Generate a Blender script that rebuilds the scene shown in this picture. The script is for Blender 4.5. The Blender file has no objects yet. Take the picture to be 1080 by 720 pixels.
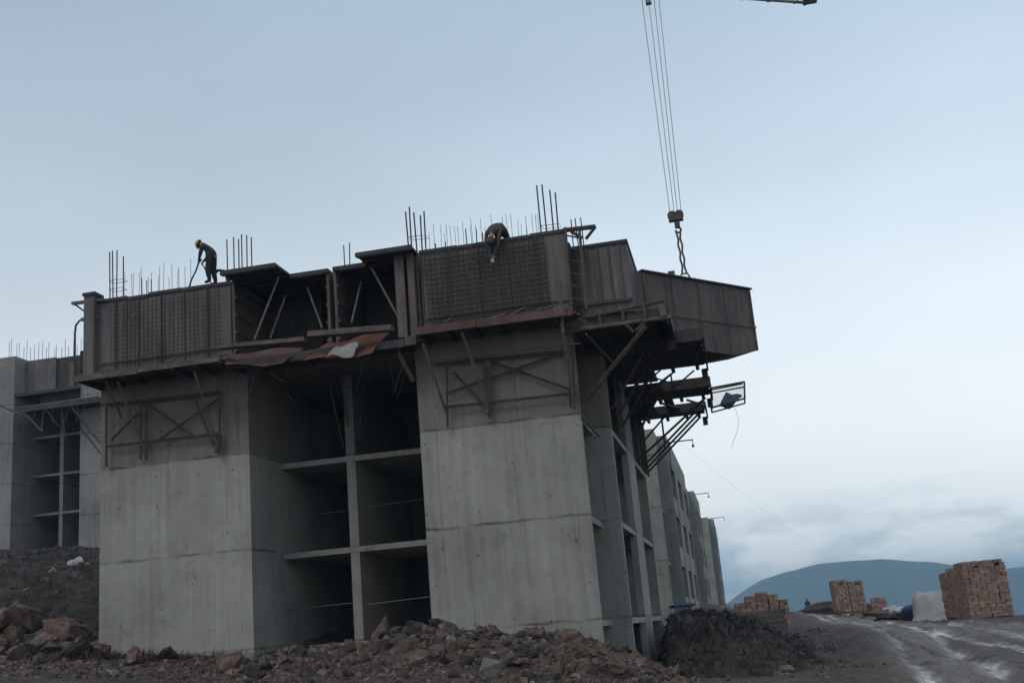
import bpy, bmesh, math, random
import numpy as np
from mathutils import Vector, Matrix
R = math.radians
S = bpy.context.scene
COL = S.collection
random.seed(7)
rng = np.random.default_rng(11)

# ---------------------------------------------------------------- camera
FPX, YAW, PITCH, ROLL = 1176.0, 0.1814, 0.2534, -0.0862
cy, sy = math.cos(YAW), math.sin(YAW)
_f0 = Vector((-sy, cy, 0)); _r0 = Vector((cy, sy, 0)); _u0 = Vector((0, 0, 1))
FW = _f0*math.cos(PITCH) + _u0*math.sin(PITCH)
_u = _u0*math.cos(PITCH) - _f0*math.sin(PITCH)
RT = _r0*math.cos(ROLL) + _u*math.sin(ROLL)
UP = _u*math.cos(ROLL) - _r0*math.sin(ROLL)
cam = bpy.data.objects.new('camera', bpy.data.cameras.new('camera'))
COL.objects.link(cam)
cam.matrix_world = Matrix(((RT.x, UP.x, -FW.x, 0), (RT.y, UP.y, -FW.y, 0), (RT.z, UP.z, -FW.z, 0), (0, 0, 0, 1)))
cam.data.sensor_width = 36.0
cam.data.lens = FPX/1080*36
cam.data.clip_start = 0.1
cam.data.clip_end = 20000
S.camera = cam

# ---------------------------------------------------------------- sky, sun, exposure
SUN_EL, SUN_AZ = R(48), R(-150)          # behind the cloud, over the viewer's left shoulder
w = bpy.data.worlds.new('World'); S.world = w; w.use_nodes = True
nt = w.node_tree; N = nt.nodes; L = nt.links; N.clear()
def wn(t, **k):
    n = N.new(t)
    for a, b in k.items(): setattr(n, a, b)
    return n
out = wn('ShaderNodeOutputWorld'); bg = wn('ShaderNodeBackground'); bg.inputs['Strength'].default_value = 0.1
sky = wn('ShaderNodeTexSky'); sky.sky_type = 'NISHITA'; sky.sun_disc = False
sky.sun_elevation = SUN_EL; sky.sun_rotation = SUN_AZ
tc = wn('ShaderNodeTexCoord'); sep = wn('ShaderNodeSeparateXYZ')
L.new(tc.outputs['Generated'], sep.inputs[0])
ramp = wn('ShaderNodeValToRGB')
L.new(sep.outputs['Z'], ramp.inputs[0])
cr = ramp.color_ramp
def lin(r, g, b): return tuple(((c/255+0.055)/1.055)**2.4 if c/255 > 0.04045 else c/255/12.92 for c in (r, g, b)) + (1,)
stops = [(0.0, (236, 240, 242)), (0.05, (236, 240, 242)), (0.14, (229, 235, 238)), (0.24, (216, 225, 232)), (0.36, (188, 204, 217)), (0.52, (164, 182, 199)), (1.0, (156, 172, 190))]
while len(cr.elements) < len(stops): cr.elements.new(0.5)
for e, (p, c) in zip(cr.elements, stops): e.position = p; e.color = lin(*c)
# broad soft cloud masses and thin streaks near the horizon
mp = wn('ShaderNodeMapping'); mp.inputs['Scale'].default_value = (1, 1, 2.2); L.new(tc.outputs['Generated'], mp.inputs[0])
n1 = wn('ShaderNodeTexNoise'); n1.inputs['Scale'].default_value = 2.1; n1.inputs['Detail'].default_value = 4; n1.inputs['Roughness'].default_value = 0.45
L.new(mp.outputs[0], n1.inputs['Vector'])
r1 = wn('ShaderNodeMapRange'); r1.inputs['From Min'].default_value = 0.3; r1.inputs['From Max'].default_value = 0.7
r1.inputs['To Min'].default_value = 0.90; r1.inputs['To Max'].default_value = 1.07; L.new(n1.outputs['Fac'], r1.inputs['Value'])
mp2 = wn('ShaderNodeMapping'); mp2.inputs['Scale'].default_value = (1, 1, 2.6); mp2.inputs['Location'].default_value = (0.3, 0.1, 0.4); L.new(tc.outputs['Generated'], mp2.inputs[0])
n2 = wn('ShaderNodeTexNoise'); n2.inputs['Scale'].default_value = 12.0; n2.inputs['Detail'].default_value = 9; n2.inputs['Roughness'].default_value = 0.55
L.new(mp2.outputs[0], n2.inputs['Vector'])
low = wn('ShaderNodeMapRange'); low.inputs['From Min'].default_value = 0.05; low.inputs['From Max'].default_value = 0.10
low.inputs['To Min'].default_value = 1; low.inputs['To Max'].default_value = 0; L.new(sep.outputs['Z'], low.inputs['Value'])
r2 = wn('ShaderNodeMapRange'); r2.inputs['From Min'].default_value = 0.46; r2.inputs['From Max'].default_value = 0.62; L.new(n2.outputs['Fac'], r2.inputs['Value'])
m2 = wn('ShaderNodeMath', operation='MULTIPLY'); L.new(low.outputs[0], m2.inputs[0]); L.new(r2.outputs[0], m2.inputs[1])
m3 = wn('ShaderNodeMath', operation='MULTIPLY'); L.new(m2.outputs[0], m3.inputs[0]); m3.inputs[1].default_value = 0.8
# the cloud deck is thicker and greyer to the west (left)
west = wn('ShaderNodeMapRange'); west.inputs['From Min'].default_value = -0.75; west.inputs['From Max'].default_value = 0.2
west.inputs['To Min'].default_value = 0.76; west.inputs['To Max'].default_value = 1.04; L.new(sep.outputs['X'], west.inputs['Value'])
south = wn('ShaderNodeMapRange'); south.inputs['From Min'].default_value = -0.5; south.inputs['From Max'].default_value = 0.45
south.inputs['To Min'].default_value = 0.82; south.inputs['To Max'].default_value = 1.0; L.new(sep.outputs['Y'], south.inputs['Value'])
mul0 = wn('ShaderNodeMath', operation='MULTIPLY'); L.new(r1.outputs[0], mul0.inputs[0]); L.new(west.outputs[0], mul0.inputs[1])
mul = wn('ShaderNodeMath', operation='MULTIPLY'); L.new(mul0.outputs[0], mul.inputs[0]); L.new(south.outputs[0], mul.inputs[1])
sc10 = wn('ShaderNodeMath', operation='MULTIPLY'); L.new(mul.outputs[0], sc10.inputs[0]); sc10.inputs[1].default_value = 13.7
mixc = wn('ShaderNodeMixRGB'); L.new(m3.outputs[0], mixc.inputs[0]); L.new(ramp.outputs[0], mixc.inputs[1]); mixc.inputs[2].default_value = lin(166, 186, 202)
vm = wn('ShaderNodeVectorMath', operation='SCALE'); L.new(mixc.outputs[0], vm.inputs[0]); L.new(sc10.outputs[0], vm.inputs['Scale'])
mix = wn('ShaderNodeMixRGB'); mix.inputs[0].default_value = 0.93
L.new(sky.outputs[0], mix.inputs[1]); L.new(vm.outputs[0], mix.inputs[2])
L.new(mix.outputs[0], bg.inputs['Color']); L.new(bg.outputs[0], out.inputs['Surface'])

sun = bpy.data.lights.new('sun', 'SUN'); sun.energy = 0.9; sun.angle = R(25); sun.color = (1, 0.93, 0.84)
so = bpy.data.objects.new('sun', sun); COL.objects.link(so)
sd = Vector((math.sin(SUN_AZ)*math.cos(SUN_EL), math.cos(SUN_AZ)*math.cos(SUN_EL), math.sin(SUN_EL)))
so.rotation_euler = (-sd).to_track_quat('-Z', 'Y').to_euler(); so.location = (-30, -40, 60)
S.view_settings.view_transform = 'Standard'; S.view_settings.look = 'None'
S.view_settings.exposure = 0.0; S.view_settings.gamma = 1.0; S.view_settings.use_curve_mapping = False

# ---------------------------------------------------------------- helpers
def at(px, py, Y):
    """the point at depth Y (metres away from the viewer) seen at a pixel of the 1080x720 photo"""
    d = FW*FPX + RT*(px-540) - UP*(py-360)
    return d*(Y/d.y)

class MB:
    def __init__(s): s.v = []; s.f = []; s.mi = []
    def add(s, vs, fs, m=0):
        o = len(s.v); s.v += [tuple(v) for v in vs]; s.f += [tuple(i+o for i in f) for f in fs]; s.mi += [m]*len(fs)
        return s
    def box(s, x0, y0, z0, x1, y1, z1, m=0):
        vs = [(x0,y0,z0),(x1,y0,z0),(x1,y1,z0),(x0,y1,z0),(x0,y0,z1),(x1,y0,z1),(x1,y1,z1),(x0,y1,z1)]
        return s.add(vs, [(0,3,2,1),(4,5,6,7),(0,1,5,4),(1,2,6,5),(2,3,7,6),(3,0,4,7)], m)
    def beam(s, a, b, w_, h_, m=0):
        """rectangular bar from a to b, w_ sideways, h_ upwards"""
        a = Vector(a); b = Vector(b); d = (b-a).normalized()
        side = d.cross(Vector((0,0,1)))
        if side.length < 1e-3: side = Vector((1,0,0))
        side.normalize(); up = side.cross(d).normalized()
        vs = []
        for p in (a, b):
            for q in ((-1,-1),(1,-1),(1,1),(-1,1)): vs.append(p + side*q[0]*w_/2 + up*q[1]*h_/2)
        return s.add(vs, [(3,2,1,0),(4,5,6,7),(0,1,5,4),(1,2,6,5),(2,3,7,6),(3,0,4,7)], m)
    def tube(s, pts, r, n=6, m=0, cap=True):
        pts = [Vector(p) for p in pts]
        rs = r if isinstance(r, (list, tuple)) else [r]*len(pts)
        vs = []; fs = []
        ref = None
        for i, p in enumerate(pts):
            d = (pts[min(i+1, len(pts)-1)] - pts[max(i-1, 0)]).normalized()
            if ref is None: ref = d.orthogonal().normalized()
            ref = (ref - d*ref.dot(d)).normalized(); bi = d.cross(ref)
            for k in range(n):
                t = 2*math.pi*k/n; vs.append(p + ref*math.cos(t)*rs[i] + bi*math.sin(t)*rs[i])
        for i in range(len(pts)-1):
            for k in range(n): fs.append((i*n+k, i*n+(k+1)%n, (i+1)*n+(k+1)%n, (i+1)*n+k))
        if cap: fs.append(tuple(reversed(range(n)))); fs.append(tuple((len(pts)-1)*n+k for k in range(n)))
        return s.add(vs, fs, m)
    def prism(s, poly, off, m=0):
        """planar outline (3D points) pushed along the vector off"""
        n = len(poly); off = Vector(off); poly = [Vector(p) for p in poly]
        vs = poly + [p+off for p in poly]
        fs = [tuple(range(n)), tuple(reversed(range(n, 2*n)))] + [(i, i+n, (i+1)%n+n, (i+1)%n) for i in range(n)]
        return s.add(vs, fs, m)
    def mesh(s, name, mats):
        me = bpy.data.meshes.new(name); me.from_pydata(s.v, [], s.f)
        for m in (mats if isinstance(mats, (list, tuple)) else [mats]): me.materials.append(m)
        if any(s.mi): me.polygons.foreach_set('material_index', s.mi)
        bm = bmesh.new(); bm.from_mesh(me); bmesh.ops.recalc_face_normals(bm, faces=bm.faces); bm.to_mesh(me); bm.free()
        return me
    def build(s, name, mats, parent=None, smooth=False, bevel=0):
        me = s.mesh(name, mats)
        if smooth: me.polygons.foreach_set('use_smooth', [True]*len(me.polygons))
        o = bpy.data.objects.new(name, me); COL.objects.link(o)
        if parent: o.parent = parent
        if bevel:
            b = o.modifiers.new('bevel', 'BEVEL'); b.width = bevel; b.segments = 1; b.limit_method = 'ANGLE'
        return o

def tag(o, label=None, cat=None, group=None, kind=None):
    if label: o['label'] = label
    if cat: o['category'] = cat
    if group: o['group'] = group
    if kind: o['kind'] = kind
    return o
def empty(name, loc, label, cat, group=None):
    o = bpy.data.objects.new(name, None); COL.objects.link(o); o.location = loc; o.empty_display_size = 0.3
    return tag(o, label, cat, group)
def child(o, root):
    """parent a mesh written in world coordinates to a root without moving it"""
    o.parent = root; o.matrix_parent_inverse = Matrix.Translation(-Vector(root.location)) @ Matrix.Identity(4)
    return o
def copy_tree(o, parent=None):
    c = o.copy(); COL.objects.link(c)
    if parent: c.parent = parent
    for ch in [x for x in o.children]: copy_tree(ch, c)
    return c

# ---------------------------------------------------------------- materials
def mat(name, base, rough=0.85, spots=None, metal=0.0):
    m = bpy.data.materials.new(name); m.use_nodes = True
    b = m.node_tree.nodes['Principled BSDF']
    b.inputs['Base Color'].default_value = (*base, 1); b.inputs['Roughness'].default_value = rough; b.inputs['Metallic'].default_value = metal
    b.inputs['Specular IOR Level'].default_value = 0.3
    return m
class NB:
    """small node-writing helper"""
    def __init__(s, m):
        s.m = m; s.t = m.node_tree; s.b = s.t.nodes['Principled BSDF']
        s.co = s.t.nodes.new('ShaderNodeTexCoord').outputs['Object']
    def n(s, t, **k):
        x = s.t.nodes.new(t)
        for a, b in k.items(): setattr(x, a, b)
        return x
    def link(s, a, b): s.t.links.new(a, b)
    def map(s, scale, loc=(0,0,0), src=None):
        x = s.n('ShaderNodeMapping'); x.inputs['Scale'].default_value = scale; x.inputs['Location'].default_value = loc
        s.link(src or s.co, x.inputs[0]); return x.outputs[0]
    def noise(s, scale, detail=5, rough=0.6, vec=None, dist=0):
        x = s.n('ShaderNodeTexNoise'); x.inputs['Scale'].default_value = scale; x.inputs['Detail'].default_value = detail
        x.inputs['Roughness'].default_value = rough; x.inputs['Distortion'].default_value = dist
        s.link(vec or s.co, x.inputs['Vector']); return x.outputs['Fac']
    def rng(s, v, a, b, c=0, d=1):
        x = s.n('ShaderNodeMapRange'); x.inputs['From Min'].default_value = a; x.inputs['From Max'].default_value = b
        x.inputs['To Min'].default_value = c; x.inputs['To Max'].default_value = d; s.link(v, x.inputs['Value']); return x.outputs[0]
    def math(s, op, a, b=None, c=None):
        x = s.n('ShaderNodeMath', operation=op)
        for i, v in enumerate((a, b, c)):
            if v is None: continue
            if isinstance(v, (int, float)): x.inputs[i].default_value = v
            else: s.link(v, x.inputs[i])
        return x.outputs[0]
    def mix(s, fac, a, b, op='MIX'):
        x = s.n('ShaderNodeMixRGB', blend_type=op)
        for i, v in enumerate((fac, a, b)):
            if isinstance(v, (int, float)): x.inputs[i].default_value = v
            elif isinstance(v, tuple): x.inputs[i].default_value = (*v[:3], 1)
            else: s.link(v, x.inputs[i])
        return x.outputs[0]
    def ramp(s, v, stops):
        x = s.n('ShaderNodeValToRGB'); c = x.color_ramp
        while len(c.elements) < len(stops): c.elements.new(0.5)
        for e, (p, col) in zip(c.elements, stops): e.position = p; e.color = (*col, 1)
        s.link(v, x.inputs[0]); return x.outputs[0]
    def xyz(s):
        x = s.n('ShaderNodeSeparateXYZ'); s.link(s.co, x.inputs[0]); return x.outputs
    def color(s, c): s.link(c, s.b.inputs['Base Color'])
    def bump(s, h, st=0.3, dist=0.02):
        x = s.n('ShaderNodeBump'); x.inputs['Strength'].default_value = st; x.inputs['Distance'].default_value = dist
        s.link(h, x.inputs['Height']); s.link(x.outputs[0], s.b.inputs['Normal'])
    def rough(s, v): s.link(v, s.b.inputs['Roughness'])

Z0 = 0.14                                    # lowest pour joint; storeys are 2.8 m
def concrete(name, base, fresh=None, joint0=Z0):
    m = mat(name, base, 0.88); k = NB(m); x, y, z = k.xyz()
    big = k.noise(0.45, 4, 0.55); med = k.noise(2.3, 6, 0.65); fine = k.noise(22, 4, 0.6)
    streak = k.noise(1.0, 4, 0.6, k.map((5.5, 5.5, 0.22)))
    thin = k.noise(1.0, 3, 0.5, k.map((22, 22, 0.35)))
    v = k.math('ADD', k.rng(big, 0.3, 0.7, 0.80, 1.14), k.math('MULTIPLY', k.math('SUBTRACT', med, 0.5), 0.5))
    v = k.math('ADD', v, k.math('MULTIPLY', k.math('SUBTRACT', streak, 0.5), 0.42))
    v = k.math('ADD', v, k.math('MULTIPLY', k.math('SUBTRACT', thin, 0.5), 0.30))
    v = k.math('ADD', v, k.math('MULTIPLY', k.math('SUBTRACT', fine, 0.5), 0.14))
    # dark uneven pour joints every storey, with grout runs just under them
    zz = k.math('ADD', z, k.math('MULTIPLY', k.math('SUBTRACT', k.noise(1.7, 5), 0.5), 0.16))
    fr = k.math('FRACT', k.math('DIVIDE', k.math('SUBTRACT', zz, joint0), 2.8))
    d = k.math('MINIMUM', fr, k.math('SUBTRACT', 1, fr))
    line = k.rng(d, 0.005, 0.019, 1, 0)
    line = k.math('MULTIPLY', line, k.rng(k.noise(1.3, 4), 0.38, 0.62, 0.15, 1))
    halo = k.math('MULTIPLY', k.rng(fr, 0.86, 1.0, 0, 1), k.rng(streak, 0.45, 0.75, 0, 0.55))
    v = k.math('SUBTRACT', v, k.math('MULTIPLY', line, 0.58)); v = k.math('SUBTRACT', v, k.math('MULTIPLY', halo, 0.3))
    # damp blotches and honeycombed spots
    bl = k.rng(k.noise(1.15, 6, 0.7, k.map((1, 1, 0.8), (3, 1, 7))), 0.60, 0.76, 0, 0.30); v = k.math('SUBTRACT', v, bl)
    hc = k.rng(k.noise(6, 3, 0.5, k.map((1, 1, 1), (9, 2, 4))), 0.70, 0.78, 0, 0.35); v = k.math('SUBTRACT', v, hc)
    # form-tie holes
    vo = k.n('ShaderNodeTexVoronoi'); vo.voronoi_dimensions = '2D'; vo.inputs['Scale'].default_value = 0.95; vo.inputs['Randomness'].default_value = 0.5
    cv = k.n('ShaderNodeCombineXYZ'); k.link(k.math('ADD', x, y), cv.inputs[0]); k.link(z, cv.inputs[1]); k.link(cv.outputs[0], vo.inputs['Vector'])
    v = k.math('SUBTRACT', v, k.math('MULTIPLY', k.rng(vo.outputs['Distance'], 0.022, 0.042, 0.5, 0), k.rng(k.noise(.8, 2), .36, .56)))
    # upright seams between the wall forms, stained by leaking grout
    for cxx, ww in ((-8.05, .05), (-14.1, .04), (-4.2, .03)):
        dx = k.math('ABSOLUTE', k.math('SUBTRACT', k.math('ADD', x, k.math('MULTIPLY', k.math('SUBTRACT', k.noise(2.2, 4), 0.5), 0.16)), cxx))
        v = k.math('SUBTRACT', v, k.math('MULTIPLY', k.rng(dx, 0.0, ww, 0.34, 0), k.rng(k.noise(1.1, 5, 0.7), 0.42, 0.6)))
    # short dark runs hanging under the joints
    run = k.math('MULTIPLY', k.rng(k.noise(1.0, 2, 0.5, k.map((3.2, 3.2, 0.5), (5, 2, 0))), 0.66, 0.72), k.rng(fr, 0.80, 1.0, 0, 0.4)); v = k.math('SUBTRACT', v, run)
    # every form panel and every lift left its own tone
    wn_ = k.n('ShaderNodeTexWhiteNoise'); wn_.noise_dimensions = '2D'; cw = k.n('ShaderNodeCombineXYZ')
    k.link(k.math('FLOOR', k.math('DIVIDE', k.math('ADD', k.math('ADD', x, k.math('MULTIPLY', y, 1.0)), 0.37), 1.21)), cw.inputs[0])
    k.link(k.math('FLOOR', k.math('DIVIDE', k.math('SUBTRACT', z, joint0), 2.8)), cw.inputs[1]); k.link(cw.outputs[0], wn_.inputs['Vector'])
    v = k.math('ADD', v, k.math('MULTIPLY', k.math('SUBTRACT', wn_.outputs['Value'], 0.5), 0.13))
    drip = k.rng(k.noise(1.0, 5, 0.6, k.map((7.5, 7.5, 0.16), (2, 6, 3))), 0.60, 0.74, 0, 0.26); v = k.math('SUBTRACT', v, drip)
    pale = k.rng(k.noise(1.9, 6, 0.7, k.map((1, 1, 0.5), (8, 8, 2))), 0.62, 0.76, 0, 0.22); v = k.math('ADD', v, pale)
    c = base
    if fresh:
        zf = k.math('ADD', z, k.math('MULTIPLY', k.math('SUBTRACT', k.noise(1.4, 5), 0.5), 0.22))
        c = k.mix(k.rng(zf, fresh[1]-0.02, fresh[1]+0.02), tuple(base), tuple(fresh[0]))
    c2 = k.mix(k.rng(med, 0.35, 0.65), (1.04, 1.0, 0.95), (0.96, 1.0, 1.03))
    vv = k.n('ShaderNodeCombineXYZ')
    for i in range(3): k.link(v, vv.inputs[i])
    k.color(k.mix(1.0, k.mix(1.0, c, c2, 'MULTIPLY'), vv.outputs[0], 'MULTIPLY'))
    k.bump(k.math('ADD', k.math('MULTIPLY', thin, 0.5), k.math('MULTIPLY', med, 0.5)), 0.35, 0.03)
    return m
def speckle(name, cols, scale=3.0, rough=0.85, stretch=(1,1,1), bump=0.4, metal=0.0, bd=0.02, fine=14):
    m = mat(name, cols[0], rough, metal=metal); k = NB(m); vec = k.map(stretch)
    f = k.math('ADD', k.math('MULTIPLY', k.noise(scale, 7, 0.65, vec), 0.75), k.math('MULTIPLY', k.noise(scale*fine/3, 3, 0.5, vec), 0.25))
    n = len(cols); k.color(k.ramp(f, [(0.32+0.36*i/(n-1), c) for i, c in enumerate(cols)])); k.bump(f, bump, bd)
    return m

M = {}
M['conc'] = concrete('concrete', (0.288, 0.276, 0.255), ((0.178, 0.165, 0.152), Z0+5.6))
M['conc_far'] = concrete('weathered concrete', (0.25, 0.25, 0.232))
M['conc_left'] = concrete('concrete of the upper block', (0.22, 0.215, 0.205), None, 2.14)
M['conc_shade'] = concrete('concrete with shade in its colour', (0.11, 0.108, 0.105))  # darker copy of the block's concrete; the rooms' shade is put into its colour
M['rust'] = speckle('rusted form steel', [(0.045, 0.038, 0.04), (0.085, 0.068, 0.066), (0.13, 0.098, 0.087), (0.12, 0.11, 0.108)], 1.1, 0.75, (1, 1, 0.3), 0.25)
M['rust_red'] = speckle('red rusted steel', [(0.06, 0.035, 0.03), (0.105, 0.055, 0.045), (0.14, 0.095, 0.08)], 2.5, 0.8, (1, 1, 0.6))
M['ply'] = speckle('wet brown plywood', [(0.07, 0.061, 0.062), (0.13, 0.114, 0.112), (0.185, 0.165, 0.16)], 1.3, 0.7, (1.5, 1.5, 0.25), 0.15)
M['steel'] = speckle('dark steel tube', [(0.03, 0.028, 0.03), (0.075, 0.06, 0.055), (0.12, 0.085, 0.07)], 4, 0.6, (1, 1, 1), 0.1, 0.4)
M['pale_tube'] = speckle('pale galvanised tube', [(0.09, 0.085, 0.082), (0.2, 0.185, 0.175)], 5, 0.55, (1, 1, 1), 0.1, 0.5)
M['timber'] = speckle('weathered timber', [(0.05, 0.042, 0.036), (0.115, 0.095, 0.08), (0.2, 0.17, 0.145)], 2.2, 0.9, (0.5, 3, 3), 0.2)
M['dark_form'] = speckle('dark oiled form steel', [(0.022, 0.023, 0.027), (0.05, 0.047, 0.048), (0.08, 0.063, 0.054)], 1.4, 0.7, (1, 1, 0.5), 0.15, 0.2)
M['rebar'] = mat('rusty rebar', (0.045, 0.035, 0.032), 0.8)
M['crane'] = speckle('painted crane steel', [(0.2, 0.205, 0.21), (0.34, 0.34, 0.34)], 3, 0.6)
M['rope'] = mat('greased wire rope', (0.3, 0.31, 0.32), 0.6)
M['rock'] = speckle('reddish limestone', [(0.033, 0.024, 0.021), (0.088, 0.056, 0.047), (0.15, 0.096, 0.081), (0.24, 0.18, 0.155)], 1.7, 0.92, (1, 1, 1), 0.8, 0, 0.05)
M['rock_ochre'] = speckle('ochre stone', [(0.05, 0.036, 0.026), (0.12, 0.088, 0.064), (0.21, 0.165, 0.125)], 2.0, 0.95, (1, 1, 1), 0.8, 0, 0.05)
M['rock_dark'] = speckle('dark rubble stone', [(0.018, 0.015, 0.014), (0.042, 0.034, 0.031), (0.085, 0.07, 0.063)], 2.5, 0.95, (1, 1, 1), 0.8, 0, 0.05)
M['rock_pale'] = speckle('pale limestone', [(0.07, 0.06, 0.052), (0.15, 0.135, 0.12), (0.25, 0.235, 0.21)], 3, 0.92, (1, 1, 1), 0.7, 0, 0.05)
M['earth'] = speckle('dark heaped earth', [(0.02, 0.015, 0.013), (0.055, 0.041, 0.036), (0.105, 0.08, 0.068)], 1.4, 0.95, (1, 1, 1), 1.0, 0, 0.12)
M['weed'] = speckle('dark wet weeds', [(0.016, 0.015, 0.011), (0.045, 0.04, 0.028)], 2, 0.9)
M['tarp_blue'] = speckle('blue plastic sheet', [(0.012, 0.024, 0.06), (0.028, 0.05, 0.12)], 2, 0.45)
M['tarp_white'] = speckle('white plastic sheet', [(0.25, 0.25, 0.245), (0.45, 0.455, 0.45)], 2, 0.5)
M['cloth_white'] = speckle('pale wet cloth', [(0.14, 0.135, 0.13), (0.36, 0.35, 0.335)], 3, 0.8)
M['cloth_red'] = speckle('faded red board', [(0.07, 0.026, 0.02), (0.13, 0.047, 0.036), (0.17, 0.08, 0.064)], 2.4, 0.85)
for nm in ('ply', 'rust', 'dark_form', 'timber', 'rust_red'):
    k = NB(M[nm]); src = k.b.inputs['Base Color'].links[0].from_socket
    sp = k.math('MULTIPLY', k.rng(k.noise(3.2, 6, 0.7, k.map((1, 1, .6), (4, 7, 1))), .60, .70), k.rng(k.noise(.7, 3), .42, .62))
    st = k.rng(k.noise(1.0, 4, .6, k.map((4.5, 4.5, .3), (1, 3, 8))), .52, .72, 0, .55)
    c_ = k.mix(st, src, (.03, .025, .025)); c_ = k.mix(k.rng(k.noise(.55, 3, .5, None), .5, .68, 0, .45), c_, (.13, .085, .07))
    k.color(k.mix(k.math('MULTIPLY', sp, .65 if nm != 'dark_form' else .3), c_, (.24, .235, .225)))
M['pallet'] = M['timber']
M['hose'] = mat('black rubber hose', (0.02, 0.022, 0.028), 0.5)
M['skin'] = mat('skin', (0.28, 0.17, 0.12), 0.6)
M['hair'] = mat('dark hair', (0.02, 0.016, 0.014), 0.7)
M['shirt'] = speckle('dark work jacket', [(0.018, 0.02, 0.026), (0.04, 0.042, 0.05)], 6, 0.9)
M['jacket_brown'] = speckle('dull brown work jacket', [(0.05, 0.044, 0.038), (0.095, 0.083, 0.07)], 6, 0.9)
M['trousers'] = speckle('dark work trousers', [(0.014, 0.015, 0.02), (0.032, 0.034, 0.042)], 6, 0.9)
M['boots'] = mat('black rubber boots', (0.015, 0.015, 0.015), 0.5)
M['helmet'] = mat('yellow helmet shell', (0.55, 0.4, 0.07), 0.45)
M['helmet_dull'] = mat('dull green helmet shell', (0.10, 0.10, 0.085), 0.5)
M['belt'] = mat('pale web belt', (0.45, 0.44, 0.42), 0.7)

def brick_mat():
    m = mat('hollow red brick', (0.25, 0.1, 0.06), 0.9); k = NB(m)
    oi = k.n('ShaderNodeAttribute'); oi.attribute_name = 'tint'
    c = k.ramp(oi.outputs['Fac'], [(0, (0.17, 0.12, 0.105)), (0.4, (0.23, 0.15, 0.12)), (0.75, (0.29, 0.175, 0.135)), (1, (0.33, 0.25, 0.21))])
    k.color(k.mix(k.rng(k.noise(1.6, 5), 0.4, 0.7, 0, 0.5), c, (0.24, 0.185, 0.155))); k.bump(k.noise(30), 0.3, 0.01)
    return m
M['brick'] = brick_mat()

def ground_mat():
    m = mat('churned mud', (0.06, 0.045, 0.04), 0.9); k = NB(m)
    a = k.n('ShaderNodeAttribute'); a.attribute_name = 'road'; road = a.outputs['Fac']
    r = k.n('ShaderNodeAttribute'); r.attribute_name = 'bank'; bank = r.outputs['Fac']
    g = k.n('ShaderNodeAttribute'); g.attribute_name = 'grit'; grit = g.outputs['Fac']
    big = k.noise(0.35, 6, 0.6); med = k.noise(1.1, 8, 0.72); fine = k.noise(9, 5, 0.65); vfine = k.noise(30, 3, 0.6)
    f = k.math('ADD', k.math('MULTIPLY', med, 0.55), k.math('MULTIPLY', fine, 0.45))
    mud = k.ramp(f, [(0.36, (0.038, 0.028, 0.024)), (0.5, (0.105, 0.078, 0.066)), (0.64, (0.2, 0.155, 0.133))])
    red = k.ramp(f, [(0.34, (0.042, 0.03, 0.027)), (0.5, (0.1, 0.072, 0.064)), (0.66, (0.175, 0.135, 0.122))])
    red = k.mix(k.rng(vfine, 0.6, 0.72, 0, 0.6), red, (0.24, 0.2, 0.18))
    c = k.mix(k.math('MULTIPLY', grit, k.rng(big, 0.3, 0.6, 0.5, 1)), mud, red)
    dark = k.ramp(f, [(0.36, (0.018, 0.014, 0.012)), (0.52, (0.05, 0.039, 0.033)), (0.66, (0.12, 0.1, 0.085))])
    c = k.mix(bank, c, dark)
    # standing water lying in the wheel ruts: pale film of slurry, mirror smooth
    vec = k.map((2.6, 0.2, 1), (1.3, .4, 0))
    pn = k.math('ADD', k.math('MULTIPLY', k.noise(0.9, 5, 0.6, vec, 0.4), 0.8), k.math('MULTIPLY', k.noise(3.5, 4, 0.6, vec), 0.2))
    wh = k.n('ShaderNodeAttribute'); wh.attribute_name = 'wheel'; wh = wh.outputs['Fac']
    pw_ = k.noise(0.8, 4, 0.55, k.map((1.0, 0.3, 1), (4.2, .7, 0)))
    wet = k.rng(k.math('ADD', k.math('MULTIPLY', wh, 0.75), k.math('MULTIPLY', k.math('SUBTRACT', pw_, 0.5), 1.5)), 0.42, 0.80)
    wet = k.math('MULTIPLY', wet, k.rng(road, 0.1, 0.5))
    damp = k.math('MULTIPLY', k.rng(road, 0.1, 0.8), k.rng(pn, 0.3, 0.58))
    c = k.mix(k.math('MULTIPLY', damp, 0.7), c, (0.24, 0.21, 0.19))
    c = k.mix(k.math('MULTIPLY', wet, 0.8), c, (0.13, 0.12, 0.112))
    k.color(c)
    ro = k.math('SUBTRACT', 0.92, k.math('MULTIPLY', damp, 0.4)); ro = k.math('SUBTRACT', ro, k.math('MULTIPLY', wet, 0.45))
    k.rough(k.math('MAXIMUM', ro, 0.06))
    h = k.math('MULTIPLY', k.math('ADD', f, k.math('MULTIPLY', vfine, 0.3)), k.math('SUBTRACT', 1, wet))
    k.bump(h, 1.0, 0.22)
    return m
M['ground'] = ground_mat()
M['hill'] = speckle('wooded hillside', [(0.014, 0.022, 0.024), (0.028, 0.04, 0.04), (0.055, 0.068, 0.06)], 0.012, 0.95, (1, 1, 1), 0.2, 0, 2)

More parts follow.
